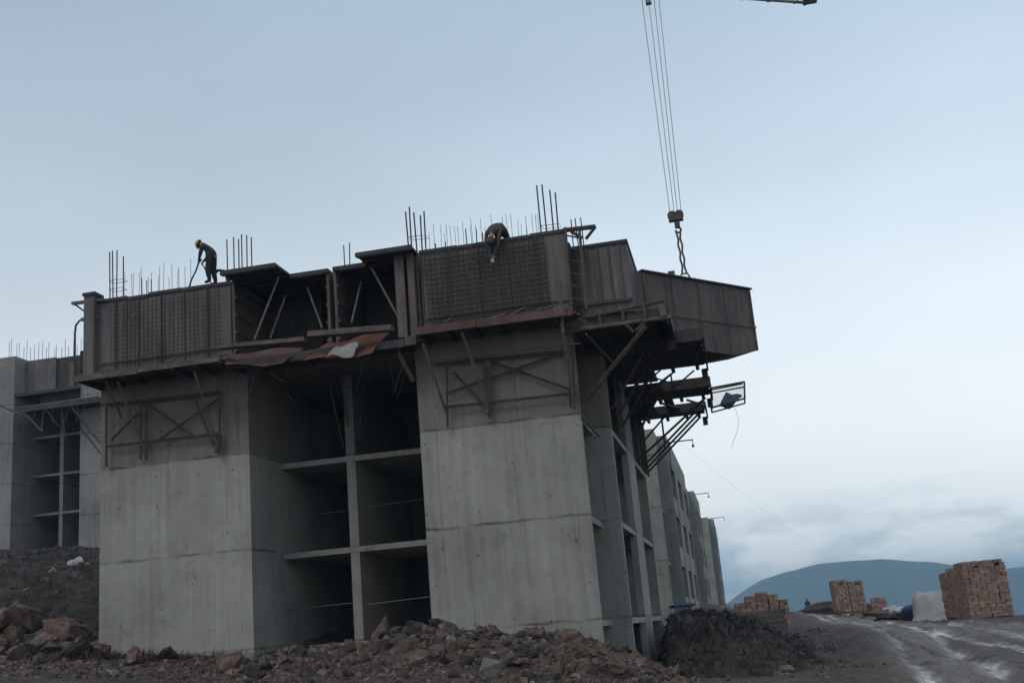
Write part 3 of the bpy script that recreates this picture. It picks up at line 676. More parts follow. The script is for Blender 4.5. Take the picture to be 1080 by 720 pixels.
# catwalk over the recess carrying those pieces
o = platform('dark plank walkway across the recess between the two wall forms', -14.0, -8.2, 29.75, 30.58, 8.33, 'rust', fh=.2)
def prop(a, c, r, label, m='steel'):
    o = MB().tube([a, c], r).tube([c + Vector((0, 0, -.02)), c], r*2.5).tube([a, a+Vector((0, 0, .02))], r*2.5).build('prop', M[m]); tag(o, label, 'prop', 'thin props in the upper recess')
prop(at(357, 385, 32.2), at(368, 455, 33.1), .03, 'leftmost thin dark prop leaning in the upper recess')
prop(at(345, 392, 32.2), at(362, 472, 33.1), .03, 'thin dark prop ending at the foot of the upper partition wall')
prop(at(398, 410, 33.2), at(425, 440, 34.2), .03, 'short thin dark prop right of the partition wall in the upper recess')
prop(at(386, 400, 33.2), at(376, 474, 33.2), .03, 'thin dark prop close to the partition wall on its right side')

wr_ = random.Random(21)
for i_ in range(12):
    px = wr_.choice([wr_.uniform(255, 300), wr_.uniform(385, 445), wr_.uniform(330, 400)]); a = at(px, 378, wr_.uniform(29.5, 30.5)); a.z = 8.25; l_ = wr_.uniform(.5, 1.5)
    MB().tube([a, a+Vector((wr_.uniform(-.2, .2), wr_.uniform(-.1, .1), -l_*.5)), a+Vector((wr_.uniform(-.45, .45), wr_.uniform(-.2, .2), -l_))], .011, 4).build('hanging_wire', M['rebar'], main)
for (a, c, lb) in (((262, 384), (300, 402), 'loose plank slipping down at the left edge of the upper recess'), ((420, 372), (436, 402), 'loose plank hanging beside the left edge of the right panel'), ((340, 380), (402, 372), 'loose plank lying under the red sheet')):
    o = MB().beam(at(*a, 29.9), at(*c, 30.3), .16, .03).build('loose_plank', M['timber']); tag(o, lb, 'plank', 'loose planks under the platforms')

# east side platforms
def side_deck(label, ya, yb, xo, z=8.15, th=.34):
    root = empty('work_platform', ((XB+xo)/2, (ya+yb)/2, z), label, 'scaffold', 'bracket platforms along the east face')
    d = MB(); y = ya
    while y < yb-.02:
        w_ = min(.3, yb-y); d.box(XR+.02, y+.004, z-.05, xo+random.uniform(-.08, .06), y+w_-.004, z); y += w_
    child(d.build('deck', M['dark_form']), root)
    for x in (XB+.3, XB+1.1, XB+1.9, xo-.3):
        child(MB().box(x-.06, ya+.002, z-.2, x+.06, yb+.03, z-.052).build('joist', M['dark_form']), root)
    child(MB().box(XR+.02, ya-.06, z-th, xo, ya-.002, z+.02).box(xo+.002, ya-.05, z-th*.8, xo+.06, yb, z+.02).build('fascia_board', M['dark_form']), root)
    child(MB().box(xo-.18, yb-.1, z-.55, xo+.02, yb-.02, z-.2).build('end_bracket', M['steel']), root)
    return root
D0 = side_deck('nearest east platform under the box form, its truss edge facing the viewer', 30.2, 32.9, -1.1, 8.3)
D1 = side_deck('east platform under the lifted form with the widest dark underside', 32.9, 37.7, -.28, 8.27)
D2 = side_deck('second to last east platform, between two bright slits of sky', 39.5, 42.6, -.28)
D3 = side_deck('last east platform at the far corner above the far blocks', 44.2, 46.6, -.6)
def tubes(root, segs, r=.04, m='steel', n='bracket_tube'):
    for a, c in segs: child(MB().tube([a, c], r).build(n, M[m]), root)
for root, ys, xo in ((D2, (42.3,), -.5), (D3, (44.4, 45.4, 46.4), -.85)):
    for y in ys:
        tubes(root, [((XB+.03, y, 5.9), (xo, y, 7.95)), ((XB+.03, y, 5.7), (XB+.03, y, 8.0))], .045)
tubes(D3, [((XB+.03, 44.9, 6.9), (XB+1.2, 44.9, 8.0)), ((XB+.9, 45.4, 6.65), (XB+.9, 45.4, 8.0))], .04)
for x in (-2.2, -1.2):
    tubes(D1, [((x, 37.7, 8.05), (x+.7, 39.5, 8.05)), ((x+.7, 37.7, 8.05), (x, 39.5, 8.05))], .03) if x < -2 else None
    tubes(D2, [((x, 42.6, 8.0), (x+.6, 44.2, 8.0))], .05)
child(MB().box(XR+.02, 37.72, 8.2, -2.05, 39.42, 8.25).build('deck', M['dark_form']), D1)
child(MB().box(XR+.02, 42.62, 8.08, -2.55, 44.12, 8.13).build('deck', M['dark_form']), D2)
child(MB().box(-2.1, 42.62, 8.08, -1.75, 44.12, 8.13).build('deck', M['dark_form']), D2)
for y in (33.6, 35.2, 36.8): tubes(D1, [((XB+.05, y, 6.3), (XB+1.3, y, 8.1))], .05)
tubes(D2, [((XB+.05, 39.9, 6.2), (XB+1.35, 39.9, 8.0)), ((XB+.05, 41.2, 6.4), (XB+1.0, 41.2, 8.0))], .05)
for x, y in ((-2.6, 36.9), (-2.2, 37.5), (-1.5, 37.6)): tubes(D1, [((x, y, 8.05), (x, y, 7.45)), ((x, y, 7.5), (x+.8, y, 8.05))], .03)
# truss edge of the nearest one
frame(D0, [((612, 347), (709, 334))], 30.05, .055, 'timber')
frame(D0, [((618, 335), (700, 317))], 30.05, .05)
frame(D0, [((632, 332), (634, 344)), ((656, 326), (658, 341)), ((679, 321), (681, 338)), ((660, 342), (668, 350)), ((680, 340), (671, 349))], 30.05, .05)
frame(D0, [((697, 322), (700, 334))], 30.05, .12, 'rust')
frame(D0, [((615, 425, 30.65), (681, 344, 29.95))], 30.1, .07)
frame(D0, [((618, 352, 30.0), (647, 383, 32.0))], 30.1, .03, 'pale_tube')
frame(D0, [((613, 440, 30.7), (632, 460, 33.0))], 30.1, .03)
frame(D0, [((600, 378, 30.2), (602, 430, 30.5))], 30.1, .03)
# top bracket arm over the ladder
root = empty('bracket_arm', at(606, 245, 30.3), 'triangular dark bracket arm sticking out above the ladder', 'bracket')
for a, c, r in (((594, 243), (628, 239), .07), ((628, 239), (618, 252), .05), ((602, 244), (614, 251), .05)):
    child(MB().tube([at(*a, 30.3), at(*c, 30.3)], r).build('arm_bar', M['steel']), root)
# ladder
root = empty('ladder', at(603, 322, 30.1), 'rusty steel ladder leaning on the right end of the gridded wall form', 'ladder')
la, lb, ra, rb = at(596, 240, 30.2), at(603, 322, 30.0), at(611, 243, 30.2), at(619, 327, 30.0)
child(MB().tube([la, lb], 0.045).build('rail', M['steel']), root); child(MB().tube([ra, rb], 0.045).build('rail', M['steel']), root)
for t in (.1, .26, .42, .58, .74, .9): child(MB().tube([la.lerp(lb, t), ra.lerp(rb, t)], .024).build('rung', M['steel']), root)
# cantilevered tool cage with a cloth in it
root = empty('safety_cage', (0, 42, 7.5), 'wire safety cage sticking out past the east platforms with dark cloth in it', 'cage')
c4 = [at(750, 409, 42), at(785, 402.5, 42), at(785.5, 420, 42), at(750, 430, 42)]
for k in range(4): child(MB().tube([c4[k], c4[(k+1)%4]], .035).build('frame_bar', M['steel']), root)
c4b = [p+Vector((0, 1.0, 0)) for p in c4]
for k in range(4): child(MB().tube([c4b[k], c4b[(k+1)%4]], .03).build('frame_bar', M['steel']), root); child(MB().tube([c4b[k], c4[k]], .03).build('frame_bar', M['steel']), root)
net = MB()
for t in np.linspace(.06, .94, 16):
    a = c4[0].lerp(c4[1], t); b = c4[3].lerp(c4[2], t); net.tube([a, b], .004, 3)
    a = c4[0].lerp(c4[3], t); b = c4[1].lerp(c4[2], t); net.tube([a, b], .004, 3)
child(net.build('net', M['rope']), root)
child(MB().tube([at(740, 413, 42), at(783, 404.5, 42)], .03).build('frame_bar', M['steel']), root)
sheet('dark_cloth', (at(757, 430, 42.2), at(771, 428, 42.2), at(783, 418, 42.7), at(766, 414, 42.7)), 'tarp_blue', 'dark blue cloth bundled inside the safety cage', 'cloth', .25, 8, 9, .1)
o = MB().tube([at(775, 430, 42)] + [at(775+4*math.sin(t*1.4), 430+t*14, 42) for t in np.linspace(.3, 3, 8)], .008, 4).build('rope', M['rope']); tag(o, 'thin cord dangling below the safety cage', 'cord')
# guard lines across the open storeys of the recess
for (a, c, lb) in (((291, 644), (376, 635), 'pale guard line across the lower left opening'), ((388, 637), (452, 629), 'pale guard line across the lower right opening'),
                   ((305, 545), (368, 538), 'faint guard line across the middle left opening'), ((382, 535), (447, 526), 'faint guard line across the middle right opening')):
    o = MB().tube([at(*a, YS+.1), at(*c, YS+.1)], .012 if 'pale' in lb else .007, 5).build('guard_line', M['pale_tube']); tag(o, lb, 'rope', 'guard lines in the recess')

# ---------------------------------------------------------------- crane
def crane():
    J0 = Vector((-.8, 35.8, 21.77)); dr = Vector((6.1, 3.0, 0)).normalized(); sd_ = Vector((-dr.y, dr.x, 0))
    g = hz(-37.4, 18)
    root = empty('tower_crane', (-37.4, 18, g), 'tower crane jib tip with four ropes running down to its hook block', 'crane')
    start, tip = -41.0, 6.7
    j = MB()
    for s in (-.45, .45): j.tube([J0+dr*start+sd_*s, J0+dr*tip+sd_*s*.7], .06)
    up = Vector((0, 0, 1.1)); j.tube([J0+dr*start+up, J0+dr*(tip-1)+up*.8], .06); j.tube([J0+dr*(tip-1)+up*.8, J0+dr*tip], .05)
    t = start; k = 0
    while t < tip-1:
        p = J0+dr*t; q = J0+dr*min(t+1.1, tip)
        j.tube([p+sd_*.45, q-sd_*.45], .025, 4); j.tube([p-sd_*.45, q-sd_*.45+Vector((0,0,0))], .02, 4)
        for s in (-.45, .45): j.tube([p+sd_*s, p+dr*.55+up], .025, 4); j.tube([p+dr*.55+up, q+sd_*s], .025, 4)
        j.tube([q-sd_*.45, q+sd_*.45], .025, 4)
        t += 1.1
    child(j.build('jib', M['crane']), root)
    child(MB().tube([J0+dr*tip-sd_*.4, J0+dr*tip+sd_*.4], .09).box(*(J0+dr*tip+Vector((-.25,-.2,-.15))), *(J0+dr*tip+Vector((.25,.2,.2)))).build('jib_tip', M['crane']), root)
    c = MB(); p = Vector((-37.4, 18, 0)) + Vector((0, 0, 23))
    c.beam(p-dr*12, p, 1.2, .25); child(c.build('counter_jib', M['crane']), root)
    child(MB().box(p.x-11.8, p.y-6.6, p.z-1.6, p.x-9.6, p.y-4.4, p.z-.2).build('counterweight', M['conc_far']), root)
    mst = MB()
    for sx in (-.8, .8):
        for sy_ in (-.8, .8): mst.tube([(-37.4+sx, 18+sy_, g-.3), (-37.4+sx, 18+sy_, 26)], .09)
    z = g
    while z < 25:
        for s in (-.8, .8):
            mst.tube([(-37.4-.8, 18+s, z), (-37.4+.8, 18+s, z+1.6)], .04, 4); mst.tube([(-37.4+s, 18-.8, z), (-37.4+s, 18+.8, z+1.6)], .04, 4)
        z += 1.6
    child(mst.build('mast', M['crane']), root)
    child(MB().box(-38.3, 16.6, 20.6, -36.9, 17.1, 22.4).build('cab', M['crane']), root)
    tr = MB(); p = J0 + Vector((0, 0, -.25)); tr.box(p.x-.4, p.y-.3, p.z+.2, p.x+.4, p.y+.3, p.z+.32)
    q = at(684, 3, 35.8); tr.box(q.x-.1, q.y-.1, q.z-.05, q.x+.1, q.y+.1, p.z+.25)
    child(tr.build('trolley', M['crane']), root)
    for a, b_ in zip((677, 684, 690, 695), (706.5, 711, 714.5, 718.5)):
        pa = at(a, 0, 35.8); pb = at(b_, 224, 35.8); d = (pa-pb); top = pb + d*((p.z-pb.z)/d.z)
        child(MB().tube([pb, top], .013, 5).build('rope', M['rope']), root)
    h = MB(); c = at(712.5, 228, 35.8)
    for s in (-1, 1):
        cc = c + Vector((s*.12, 0, .03))
        for yy in (-.09, .06): h.tube([cc+Vector((0, yy, 0)), cc+Vector((0, yy+.03, 0))], .15, 14)
    h.box(c.x-.24, c.y-.11, c.z-.17, c.x+.24, c.y+.11, c.z+.02)
    blk = child(h.build('hook_block', M['steel']), root)
    hk = MB(); pts = []
    hk.tube([c+Vector((.02, 0, -.2)), c+Vector((.02, 0, -.42))], .09, 8)
    for t in np.linspace(0, 1.5*math.pi, 10): pts.append(c+Vector((.03+.09*math.sin(t), 0, -.5+.09*math.cos(t))))
    hk.tube(pts, .035, 6); o = hk.build('hook', M['steel']); o.parent = blk; o.matrix_parent_inverse = Matrix.Identity(4)
    return c + Vector((.02, 0, -.58))
HOOK = crane()
s_ = MB(); n = 15
for off in (-.05, .05):
    for i in range(n):
        a = HOOK.lerp(LUG, i/n); b = HOOK.lerp(LUG, (i+.85)/n); j = .018*math.sin(i*1.3+off*30); k = .018*math.sin((i+1)*1.3+off*30)
        s_.tube([a+Vector((off+j, 0, 0)), b+Vector((off+k, 0, 0))], .036, 5)
o = s_.build('lifting_sling', M['steel']); tag(o, 'twisted lifting chain between the crane hook and the lifted form', 'chain')

# ---------------------------------------------------------------- people
def person(label, J, E, H, loc, extra=None, helmet=None, hair=True, hands=(), belt=None, face=(-1, 0, 0), group=None, jacket='shirt'):
    """J: joint name -> (point, radius); E: bones (a, b, material index)"""
    root = empty('person', loc, label, 'person', group)
    names = list(J); idx = {n: i for i, n in enumerate(names)}
    me = bpy.data.meshes.new('body')
    me.from_pydata([J[n][0] for n in names], [(idx[a], idx[b]) for a, b, _ in E], [])
    o = bpy.data.objects.new('body', me); COL.objects.link(o)
    o.modifiers.new('skin', 'SKIN'); sb = o.modifiers.new('sub', 'SUBSURF'); sb.levels = 2; sb.render_levels = 2
    for i, n in enumerate(names):
        sv = me.skin_vertices[0].data[i]; sv.radius = (J[n][1], J[n][1]); sv.use_root = (n == 'pelvis')
    dg = bpy.context.evaluated_depsgraph_get(); dg.update()
    me2 = bpy.data.meshes.new_from_object(o.evaluated_get(dg)); bpy.data.objects.remove(o)
    bm = bmesh.new(); bm.from_mesh(me2)
    segs = [(Vector(J[a][0]), Vector(J[b][0]), m) for a, b, m in E]
    for f in bm.faces:
        c = f.calc_center_median(); best = None
        for a, b, m in segs:
            t = max(0, min(1, (c-a).dot(b-a)/max(1e-9, (b-a).length_squared))); d = (c-a-(b-a)*t).length
            if best is None or d < best[0]: best = (d, m)
        f.material_index = best[1]; f.smooth = True
    # fingers
    def ftube(pts, r):
        b = MB().tube(pts, r, 5); vv = [bm.verts.new(v) for v in b.v]
        for f in b.f:
            q = bm.faces.new([vv[i] for i in f]); q.material_index = 0; q.smooth = True
    for (wr, d, side) in hands:
        wr = Vector(wr); d = Vector(d).normalized(); s = Vector(side).normalized(); nn = d.cross(s)
        for k, ln in enumerate((.072, .082, .076, .06)):
            b0 = wr + d*.05 + s*(k-1.5)*.021; ftube([b0, b0+d*ln*.5+nn*.012, b0+d*ln*.8+nn*.04], [.01, .009, .007])
        ftube([wr+s*-.035, wr+s*-.06+d*.03+nn*.02, wr+s*-.05+d*.06+nn*.045], [.012, .011, .008])
    # nose and ears on the head
    hc, hr = Vector(J['head'][0]), J['head'][1]; fd = Vector(face).normalized()
    upv = (hc-Vector(J['neck'][0])).normalized(); sdv = fd.cross(upv).normalized()
    for p, rr in ((hc+fd*hr*1.02, .016), (hc+sdv*hr*.98, .022), (hc-sdv*hr*.98, .022)):
        r_ = bmesh.ops.create_icosphere(bm, subdivisions=1, radius=rr, matrix=Matrix.Translation(p))
    bm.to_mesh(me2); bm.free()
    mats_idx = [p.material_index for p in me2.polygons]
    me2.materials.clear()
    for m in ('skin', jacket, 'trousers', 'boots'): me2.materials.append(M[m])
    me2.polygons.foreach_set('material_index', mats_idx)
    body = bpy.data.objects.new('body', me2); COL.objects.link(body); child(body, root)
    def cap(name, m, r, off, brim):
        b = MB(); n = 14; rows = 5; vs = []; fs = []
        zz = upv; xx = (fd - zz*fd.dot(zz)).normalized(); yy = zz.cross(xx)
        c = hc + zz*off
        for i in range(rows+1):
            ph = i/rows*math.pi*.52
            for k in range(n):
                t = 2*math.pi*k/n; rad = r*math.sin(ph)
                vs.append(c + zz*r*math.cos(ph)*.95 + xx*math.cos(t)*rad*1.12 + yy*math.sin(t)*rad)
        if brim:
            for k in range(n):
                t = 2*math.pi*k/n; rad = r*(1.08+.25*max(0, math.cos(t))); vs.append(c - zz*.012 + xx*math.cos(t)*rad*1.12 + yy*math.sin(t)*rad)
            rows += 1
        for i in range(rows):
            for k in range(n): fs.append((i*n+k, i*n+(k+1)%n, (i+1)*n+(k+1)%n, (i+1)*n+k))
        ob = b.add(vs, fs).build(name, M[m], smooth=True); child(ob, root)
        so_ = ob.modifiers.new('solid', 'SOLIDIFY'); so_.thickness = .008
    if hair: cap('hair', 'hair', J['head'][1]*1.06, .0, False)
    if helmet: cap('helmet', helmet, J['head'][1]*1.18, .035, True)
    if belt:
        (p, nrm, r) = belt; nrm = Vector(nrm).normalized(); a = nrm.orthogonal().normalized(); c = nrm.cross(a); p = Vector(p)
        ob = MB().tube([p+a*math.cos(t)*r+c*math.sin(t)*r for t in np.linspace(0, 2*math.pi, 18)], .03, 6, cap=False).build('belt', M['belt']); child(ob, root)
    return root
# worker stooping on the top edge of the left form, guiding the vibrator hose with both hands
bz = 11.09; by = 30.48
O = at(221.5, 300, by); O.z = bz
def pt(dx, dy, dz): return (O.x+dx, by+dy, bz+dz)
J = {'pelvis': (pt(.08, .0, .86), .165), 'spine': (pt(.09, .0, 1.06), .175), 'chest': (pt(-.02, .0, 1.24), .185), 'neck': (pt(-.2, .0, 1.33), .075), 'head': (pt(-.33, .0, 1.38), .10),
     'hipl': (pt(.06, -.1, .78), .125), 'kneel': (pt(-.01, -.12, .44), .095), 'ankl': (pt(.05, -.12, .09), .062), 'toel': (pt(-.12, -.13, .045), .04),
     'hipr': (pt(.07, .1, .78), .125), 'kneer': (pt(.06, .13, .44), .095), 'ankr': (pt(.13, .14, .09), .062), 'toer': (pt(-.03, .15, .045), .04),
     'shl': (pt(-.15, -.18, 1.2), .085), 'elbl': (pt(-.2, -.22, .98), .062), 'wrl': (pt(-.3, -.12, .78), .035), 'hal': (pt(-.33, -.09, .72), .036),
     'shr': (pt(-.15, .18, 1.2), .085), 'elbr': (pt(-.17, .2, .97), .062), 'wrr': (pt(-.25, .06, .80), .035), 'har': (pt(-.28, .03, .75), .036)}
E = [('pelvis','spine',1),('spine','chest',1),('chest','neck',1),('neck','head',0),('pelvis','hipl',2),('hipl','kneel',2),('kneel','ankl',2),('ankl','toel',3),
     ('pelvis','hipr',2),('hipr','kneer',2),('kneer','ankr',2),('ankr','toer',3),('chest','shl',1),('shl','elbl',1),('elbl','wrl',1),('wrl','hal',0),('chest','shr',1),('shr','elbr',1),('elbr','wrr',1),('wrr','har',0)]
person('worker in yellow helmet stooping on the left wall form, holding a hose', J, E, None, O.copy(), helmet='helmet', hair=True,
       hands=((J['wrl'][0], (-.5, .3, -.8), (0, 1, .2)), (J['wrr'][0], (-.5, -.3, -.8), (0, 1, .2))), belt=(pt(.05, 0, .93), (.3, 0, 1), .155), face=(-.75, -.05, -.6))
h1 = Vector(J['hal'][0]); h2 = Vector(J['har'][0])
o = MB().tube([h1+Vector((.1, .02, .12)), h1, at(207, 285, by+.1), at(202, 295, by+.2), at(199, 304, by+.3)], .026, 7).build('vibrator_hose', M['hose']); tag(o, 'dark poker hose running from the worker\'s hands down into the wall form', 'hose')
o = MB().tube([h2, at(217, 285, by), at(222, 297, by), at(224, 302, by+.2)], .02, 6).build('vibrator_cable', M['hose']); tag(o, 'short cable from the standing worker\'s hands to his feet', 'cable')
o = MB().tube([at(226, 289, 30.7), at(230, 285, 30.7), at(236, 285.5, 30.7), at(239, 292, 30.7), at(241, 302, 30.7)], .045, 8).build('hose_loop', M['hose']); tag(o, 'fat black hose looping up behind the standing worker', 'hose')
# second worker folded over the edge of the right form
O = at(527, 256, 30.5); O.z = 11.1; by = 30.52; bz = 11.16
J = {'pelvis': (pt(.08, .12, .36), .2), 'spine': (pt(-.02, -.06, .42), .2), 'chest': (pt(-.1, -.28, .27), .18), 'neck': (pt(-.14, -.43, .04), .065), 'head': (pt(-.17, -.47, -.12), .105),
     'hipl': (pt(-.08, .2, .2), .11), 'kneel': (pt(-.14, .32, -.05), .08), 'ankl': (pt(-.12, .62, -.12), .055), 'toel': (pt(-.13, .5, -.17), .045),
     'hipr': (pt(.17, .2, .2), .11), 'kneer': (pt(.2, .34, -.05), .08), 'ankr': (pt(.2, .64, -.12), .055), 'toer': (pt(.2, .5, -.17), .045),
     'shl': (pt(-.31, -.32, .14), .07), 'elbl': (pt(-.36, -.33, -.22), .052), 'wrl': (pt(-.25, -.34, -.52), .036), 'hal': (pt(-.22, -.34, -.6), .038),
     'shr': (pt(.09, -.34, .14), .07), 'elbr': (pt(.02, -.36, -.25), .052), 'wrr': (pt(-.14, -.36, -.6), .036), 'har': (pt(-.18, -.36, -.68), .038)}
person('worker crouched over the top of the right gridded form, arms reaching down its face', J, E, None, O.copy(), helmet='helmet_dull', hair=True,
       hands=((J['wrl'][0], (.2, 0, -1), (1, 0, .2)), (J['wrr'][0], (-.3, 0, -1), (1, 0, .2))), face=(-.1, -.3, -1), jacket='jacket_brown')
pts = [at(496+11*(1+math.cos(t))*.95, 265-9*math.sin(t), 30.05) for t in np.linspace(-1.2, 4.6, 16)]
o = MB().tube(pts, .03, 7).build('hose_coil', M['tarp_blue']); tag(o, 'blue hose loop hanging on the gridded form left of the crouching worker', 'hose')
pw = Vector(J['har'][0]); o = MB().box(pw.x-.05, pw.y-.08, pw.z-.14, pw.x+.05, pw.y-.03, pw.z-.02).build('steel_clamp', M['tarp_white'], bevel=.01); tag(o, 'small bright clamp held in the crouching worker\'s hand', 'clamp')
# far figure by the mound
Y = 118; O = at(853, 645, Y); by = Y; bz = hz(O.x, Y)
J = {'pelvis': (pt(0, 0, .9), .14), 'spine': (pt(0, 0, 1.1), .14), 'chest': (pt(0, 0, 1.33), .16), 'neck': (pt(0, 0, 1.5), .06), 'head': (pt(0, -.02, 1.63), .1),
     'hipl': (pt(-.1, 0, .84), .10), 'kneel': (pt(-.12, -.03, .47), .07), 'ankl': (pt(-.12, 0, .09), .05), 'toel': (pt(-.13, -.16, .045), .04),
     'hipr': (pt(.1, 0, .84), .10), 'kneer': (pt(.12, -.03, .47), .07), 'ankr': (pt(.12, 0, .09), .05), 'toer': (pt(.13, -.16, .045), .04),
     'shl': (pt(-.2, 0, 1.36), .07), 'elbl': (pt(-.26, .02, 1.08), .05), 'wrl': (pt(-.26, -.06, .84), .035), 'hal': (pt(-.26, -.08, .76), .036),
     'shr': (pt(.2, 0, 1.36), .07), 'elbr': (pt(.26, .02, 1.08), .05), 'wrr': (pt(.26, -.06, .84), .035), 'har': (pt(.26, -.08, .76), .036)}
person('tiny dark figure standing far off between the brick stacks', J, E, None, Vector((O.x, by, bz)), hands=((J['wrl'][0], (0, -.2, -1), (0, 1, 0)), (J['wrr'][0], (0, -.2, -1), (0, 1, 0))), face=(0, -1, 0))

# ---------------------------------------------------------------- brick stacks
def brick_stack(label, corner, ux, cols, seed, lean=0.0):
    """corner: near left foot; ux: unit vector along the front; cols: list of (width, height, depth) pallets"""
    rr = random.Random(seed); vs = []; fs = []; tint = []
    ux = Vector(ux).normalized(); uy = Vector((-ux.y, ux.x, 0))
    b = MB(); x = 0
    for (w_, h_, d_) in cols:
        nz = int(h_/.14); nxx = max(1, int(w_/.2)); nyy = max(1, int(d_/.2))
        bw, bd, bh = w_/nxx, d_/nyy, .14
        for k in range(nz):
            for i in range(nxx):
                for j in range(nyy):
                    if 0 < i < nxx-1 and 0 < j < nyy-1 and k < nz-1: continue
                    if (k >= nz-1 and rr.random() < .45) or (k == nz-2 and rr.random() < .12): continue
                    o3 = [rr.uniform(-.028, .028) for _ in range(3)]
                    p = Vector(corner) + ux*(x+i*bw+o3[0]+lean*k*bh) + uy*(j*bd+o3[1]) + Vector((0, 0, .12+k*bh))
                    n0 = len(b.v)
                    c = [p, p+ux*bw*.96, p+ux*bw*.96+uy*bd*.96, p+uy*bd*.96]
                    b.add(c+[q+Vector((0, 0, bh*.96)) for q in c], [(0,3,2,1),(4,5,6,7),(0,1,5,4),(1,2,6,5),(2,3,7,6),(3,0,4,7)])
                    tint += [rr.random()]*8
        x += w_+rr.uniform(.02, .06)
    root = empty('brick_stack', Vector(corner), label, 'bricks', 'stacks of hollow bricks beside the mud road')
    o = b.build('bricks', M['brick']); child(o, root)
    a = o.data.attributes.new('tint', 'FLOAT', 'POINT'); a.data.foreach_set('value', tint)
    pl = MB(); W = sum(c[0] for c in cols); D = cols[0][2]
    for t in (.05, .5, .95):
        p = Vector(corner)+uy*D*t; pl.beam(p+Vector((0,0,.03)), p+ux*W+Vector((0,0,.03)), .1, .1)
    for t in np.linspace(.04, .96, 9):
        p = Vector(corner)+ux*W*t+Vector((0,0,.1)); pl.beam(p, p+uy*D, .1, .025)
    child(pl.build('pallet', M['pallet']), root)
    return root
c = at(1071, 653, 52); c.z = hz(c.x, 52)-.05
brick_stack('largest brick stack at the right edge, a long row with a stepped top', c, (0.03, 1, 0), [(2.5, 2.42, 1.75), (2.6, 2.3, 1.75), (2.7, 2.15, 1.75)], 1)
c = at(884, 648, 80); c.z = hz(c.x, 80)-.03
brick_stack('square orange brick stack in the middle of the distance', c, (1, .1, 0), [(.95, 2.1, 1.6), (.95, 2.05, 1.6)], 2, -.02)
c = at(921, 643, 95); c.z = hz(c.x, 95)-.03
brick_stack('small faded brick stack just behind the square orange one', c, (1, .0, 0), [(1.1, 1.5, 1.2)], 6)
c = at(778, 660, 56); c.z = hz(c.x, 56)-.03
brick_stack('heaped brick stack right of the far blocks with a rounded orange top', c, (1, .05, 0), [(.5, 1.2, 1.5), (.5, 1.5, 1.5), (.5, 1.68, 1.5), (.45, 1.5, 1.5), (.4, 1.15, 1.5)], 3)
# low screen of grey boards in front of the heaped stack
p0, p1 = at(776, 660, 54), at(829, 657, 54); z0 = min(hz(p0.x, 54), hz(p1.x, 54))-.05
root = empty('board_screen', (p0.x, 54, z0), 'low grey board screen in front of the heaped brick stack', 'boards')
for k in range(4):
    zt = z0+.05+k*.25; child(MB().box(p0.x+random.uniform(-.05,.05), 54, zt, p1.x+random.uniform(-.05,.05), 54.05, zt+.235).build('board', M['timber']), root)
# wrapped pallet, sacks and sheets by the stacks
def lump(name, c, r, m, label, cat, seed, squash=(1, 1, 1), flat=True, group=None, subdiv=4, amp=.3):
    rr = np.random.default_rng(seed); bm = bmesh.new(); bmesh.ops.create_icosphere(bm, subdivisions=subdiv, radius=1)
    ds = rr.normal(size=(9, 3)); ds /= np.linalg.norm(ds, axis=1)[:, None]; am = rr.uniform(-amp, amp, 9); fr = rr.uniform(2, 10, 9); ph = rr.uniform(0, 6, 9)
    for v in bm.verts:
        n = np.array(v.co); s = 1 + float((am*np.sin(fr*(ds@n)+ph)).sum())*.5
        q = Vector(v.co)*s; v.co = Vector((q.x*r*squash[0], q.y*r*squash[1], max(q.z, -.35)*r*squash[2]))
    me = bpy.data.meshes.new(name); bm.to_mesh(me); bm.free(); me.materials.append(M[m])
    me.polygons.foreach_set('use_smooth', [not flat]*len(me.polygons))
    o = bpy.data.objects.new(name, me); COL.objects.link(o); o.location = c
    return tag(o, label, cat, group)
def onground(px, py, Y, dz=0): p = at(px, py, Y); return Vector((p.x, Y, hz(p.x, Y)+dz))
p = onground(983, 650, 63)
root = empty('wrapped_pallet', p, 'pallet load under a white plastic sheet left of the largest brick stack', 'pallet')
b = MB(); prof_ = [(1.15, .05), (1.0, .55), (.9, 1.15), (.72, 1.5)]
vs = []; fs = []; n = 16; rr = random.Random(4)
for i, (w_, z_) in enumerate(prof_):
    for k in range(n):
        t = 2*math.pi*k/n; q = max(abs(math.cos(t)), abs(math.sin(t))); rad = w_/q**.8*rr.uniform(.84, 1.1)
        vs.append((p.x+math.cos(t)*rad*.85, p.y+math.sin(t)*rad*.8, p.z+z_+rr.uniform(-.12, .1)))
for i in range(len(prof_)-1):
    for k in range(n): fs.append((i*n+k, i*n+(k+1)%n, (i+1)*n+(k+1)%n, (i+1)*n+k))
fs.append(tuple(3*n+k for k in range(n)))
child(b.add(vs, fs).build('plastic_sheet', M['tarp_white'], smooth=True), root)
child(MB().box(p.x-.55, p.y-.5, p.z, p.x+.55, p.y+.5, p.z+.14).build('pallet', M['pallet']), root)
lump('tarp_heap', onground(966, 649, 66, .2), .6, 'tarp_blue', 'heap under a dark blue sheet between the orange stack and the white sheet', 'tarp', 5, (1.2, 1, .85), False)
lump('tarp_heap', onground(940, 650, 70, .1), .6, 'weed', 'low dark green sheet heap left of the blue one', 'tarp', 15, (1.8, 1, .5), False)
lump('cement_sack', onground(940, 645, 75, .3), .5, 'tarp_white', 'white sack lying left of the blue sheet heap', 'sack', 6, (1.4, .9, .7), False)
lump('brick_heap', onground(930, 648, 75, .1), .7, 'rust_red', 'low heap of broken red brick beside the orange stack', 'bricks', 8, (1.7, 1, .45))
lump('plastic_bag', at(82, 600, 43) , .4, 'tarp_white', 'white plastic bag lying on the dark bank by the left corner', 'bag', 9, (1, .8, 1.0), False)
